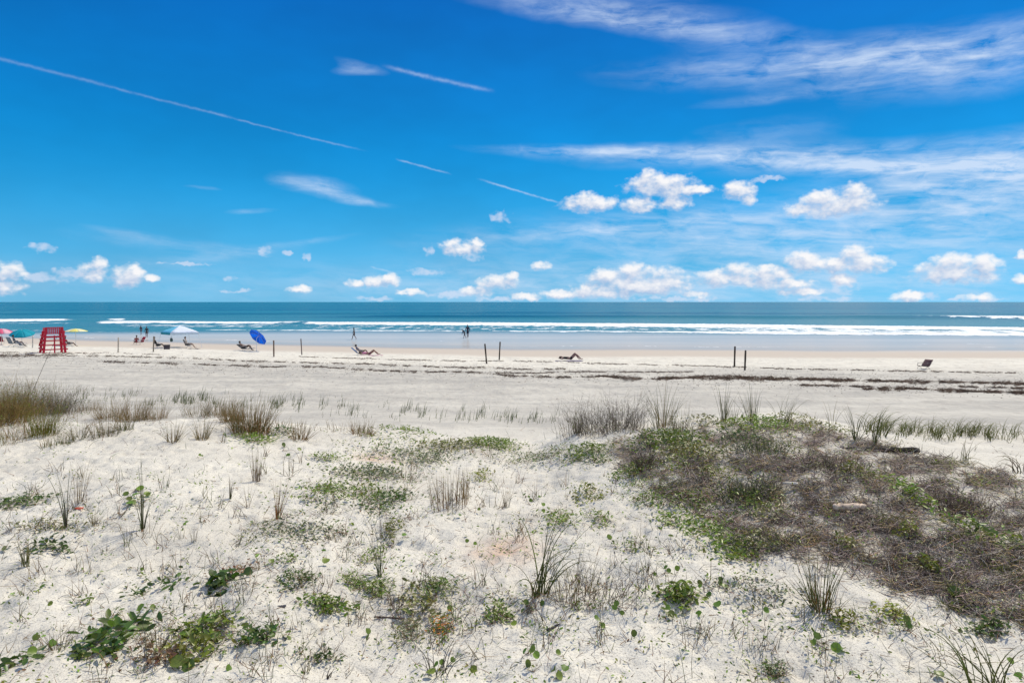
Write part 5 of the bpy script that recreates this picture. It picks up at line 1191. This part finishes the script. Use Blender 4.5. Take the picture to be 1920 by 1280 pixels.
def towel(loc, rz, w, l, col, label, name='beach_towel', cat='towel', z=.03):
    mb = MB(); n = 12; m = 8; V = []
    for i in range(n + 1):
        for j in range(m + 1): x = (j / m - .5) * w; y = (i / n - .5) * l; a = math.radians(rz); X = loc.x + x * math.cos(a) - y * math.sin(a); Y = loc.y + x * math.sin(a) + y * math.cos(a); V.append((x, y, float(H(np.array([X]), np.array([Y]))[0]) - loc.z + z + .01 * math.sin(i * 1.7 + j)))
    mb.add(V, np.array([[i * (m + 1) + j, i * (m + 1) + j + 1, (i + 1) * (m + 1) + j + 1, (i + 1) * (m + 1) + j] for i in range(n) for j in range(m)]), col)
    o = mb.build(name, M_cloth); o.location = loc; o.rotation_euler = (0, 0, R(rz)); o.modifiers.new('t', 'SOLIDIFY').thickness = .015; tag(o, label, cat); return o
towel(at1(365, 654), 10, .9, 1.2, (.10, .09, .09), 'dark towel spread on the sand at the right foot of the tent')
# sunbather under the blue umbrella
b = at1(461, 657.5); beach_chair(b, -92, 'low dark lounger beside the blue umbrella', (.03, .028, .025), s=1.15, recline=38, high=.18, long=True, name='lounger')
person(b, -92, 1.05, pose_sit(.20, 40, .52), 'tanned person reclining on the low dark lounger', (.13, .08, .06), None, (.03, .03, .03))
# group left of the stand
b = at1(26, 650.5); beach_chair(b, -20, 'grey folding chair under the teal umbrella', (.16, .20, .24), s=1.2, recline=65, high=.3)
person(at1(33, 650.5), -50, 1.05, pose_sit(.30, 66, .5), 'person in a grey blue shirt sitting right of the grey folding chair', (.12, .08, .07), (.06, .09, .12), (.02, .025, .035), sleeves=.8)
beach_chair(at1(44, 651), -80, 'navy blue low chair under the right side of the teal umbrella', (.02, .03, .05), s=1.0, recline=45)
beach_chair(at1(2, 645), 20, 'dark red low chair under the pink umbrella', (.22, .02, .04), s=1.1, recline=60)
b = at1(131, 650.5); beach_chair(b, -60, 'black low chair under the pale yellow umbrella', (.02, .02, .022), s=1.15, recline=55)
person(b, -60, .95, pose_sit(.24, 58), 'person in black reclining under the pale yellow umbrella', (.12, .07, .055), (.02, .02, .02), (.02, .02, .03))
# pair on the sand in the centre
b = at1(676, 665.5); beach_chair(b, -86, 'low blue beach chair on the sand left of the pink dressed sunbather', (.03, .10, .26), s=1.15, recline=42, high=.16)
person(at1(679, 665.5), -86, 1.0, pose_sit(.18, 45, .44), 'person in dark blue leaning back in the low blue beach chair', (.18, .11, .09), (.025, .05, .12), (.02, .04, .10))
towel(at1(697, 667), -85, 1.0, 1.9, (.45, .20, .30), 'pink towel under the sunbather in the centre of the beach')
person(at1(692, 666.5) + Vector((0, 0, .04)), -86, 1.1, pose_lie(.42), 'sunbather in a pink top lying on the pink towel with knees raised', (.26, .15, .11), (.45, .14, .26), (.20, .08, .10), blen=.4)
towel(at1(1067, 676), -88, 1.3, 2.0, (.22, .19, .26), 'grey lilac towel under the sunbather right of the middle posts')
person(at1(1069, 676) + Vector((0, 0, .04)), -88, 1.05, pose_lie(.50), 'sunbather in black swimwear lying on the grey lilac towel', (.24, .14, .12), (.008, .006, .01), (.01, .008, .01), blen=.3)
beach_chair(at1(1731, 691.5), 118, 'empty brown low beach chair at the far right of the beach', (.11, .06, .065), (.05, .04, .04), s=.92, recline=44, high=.18)
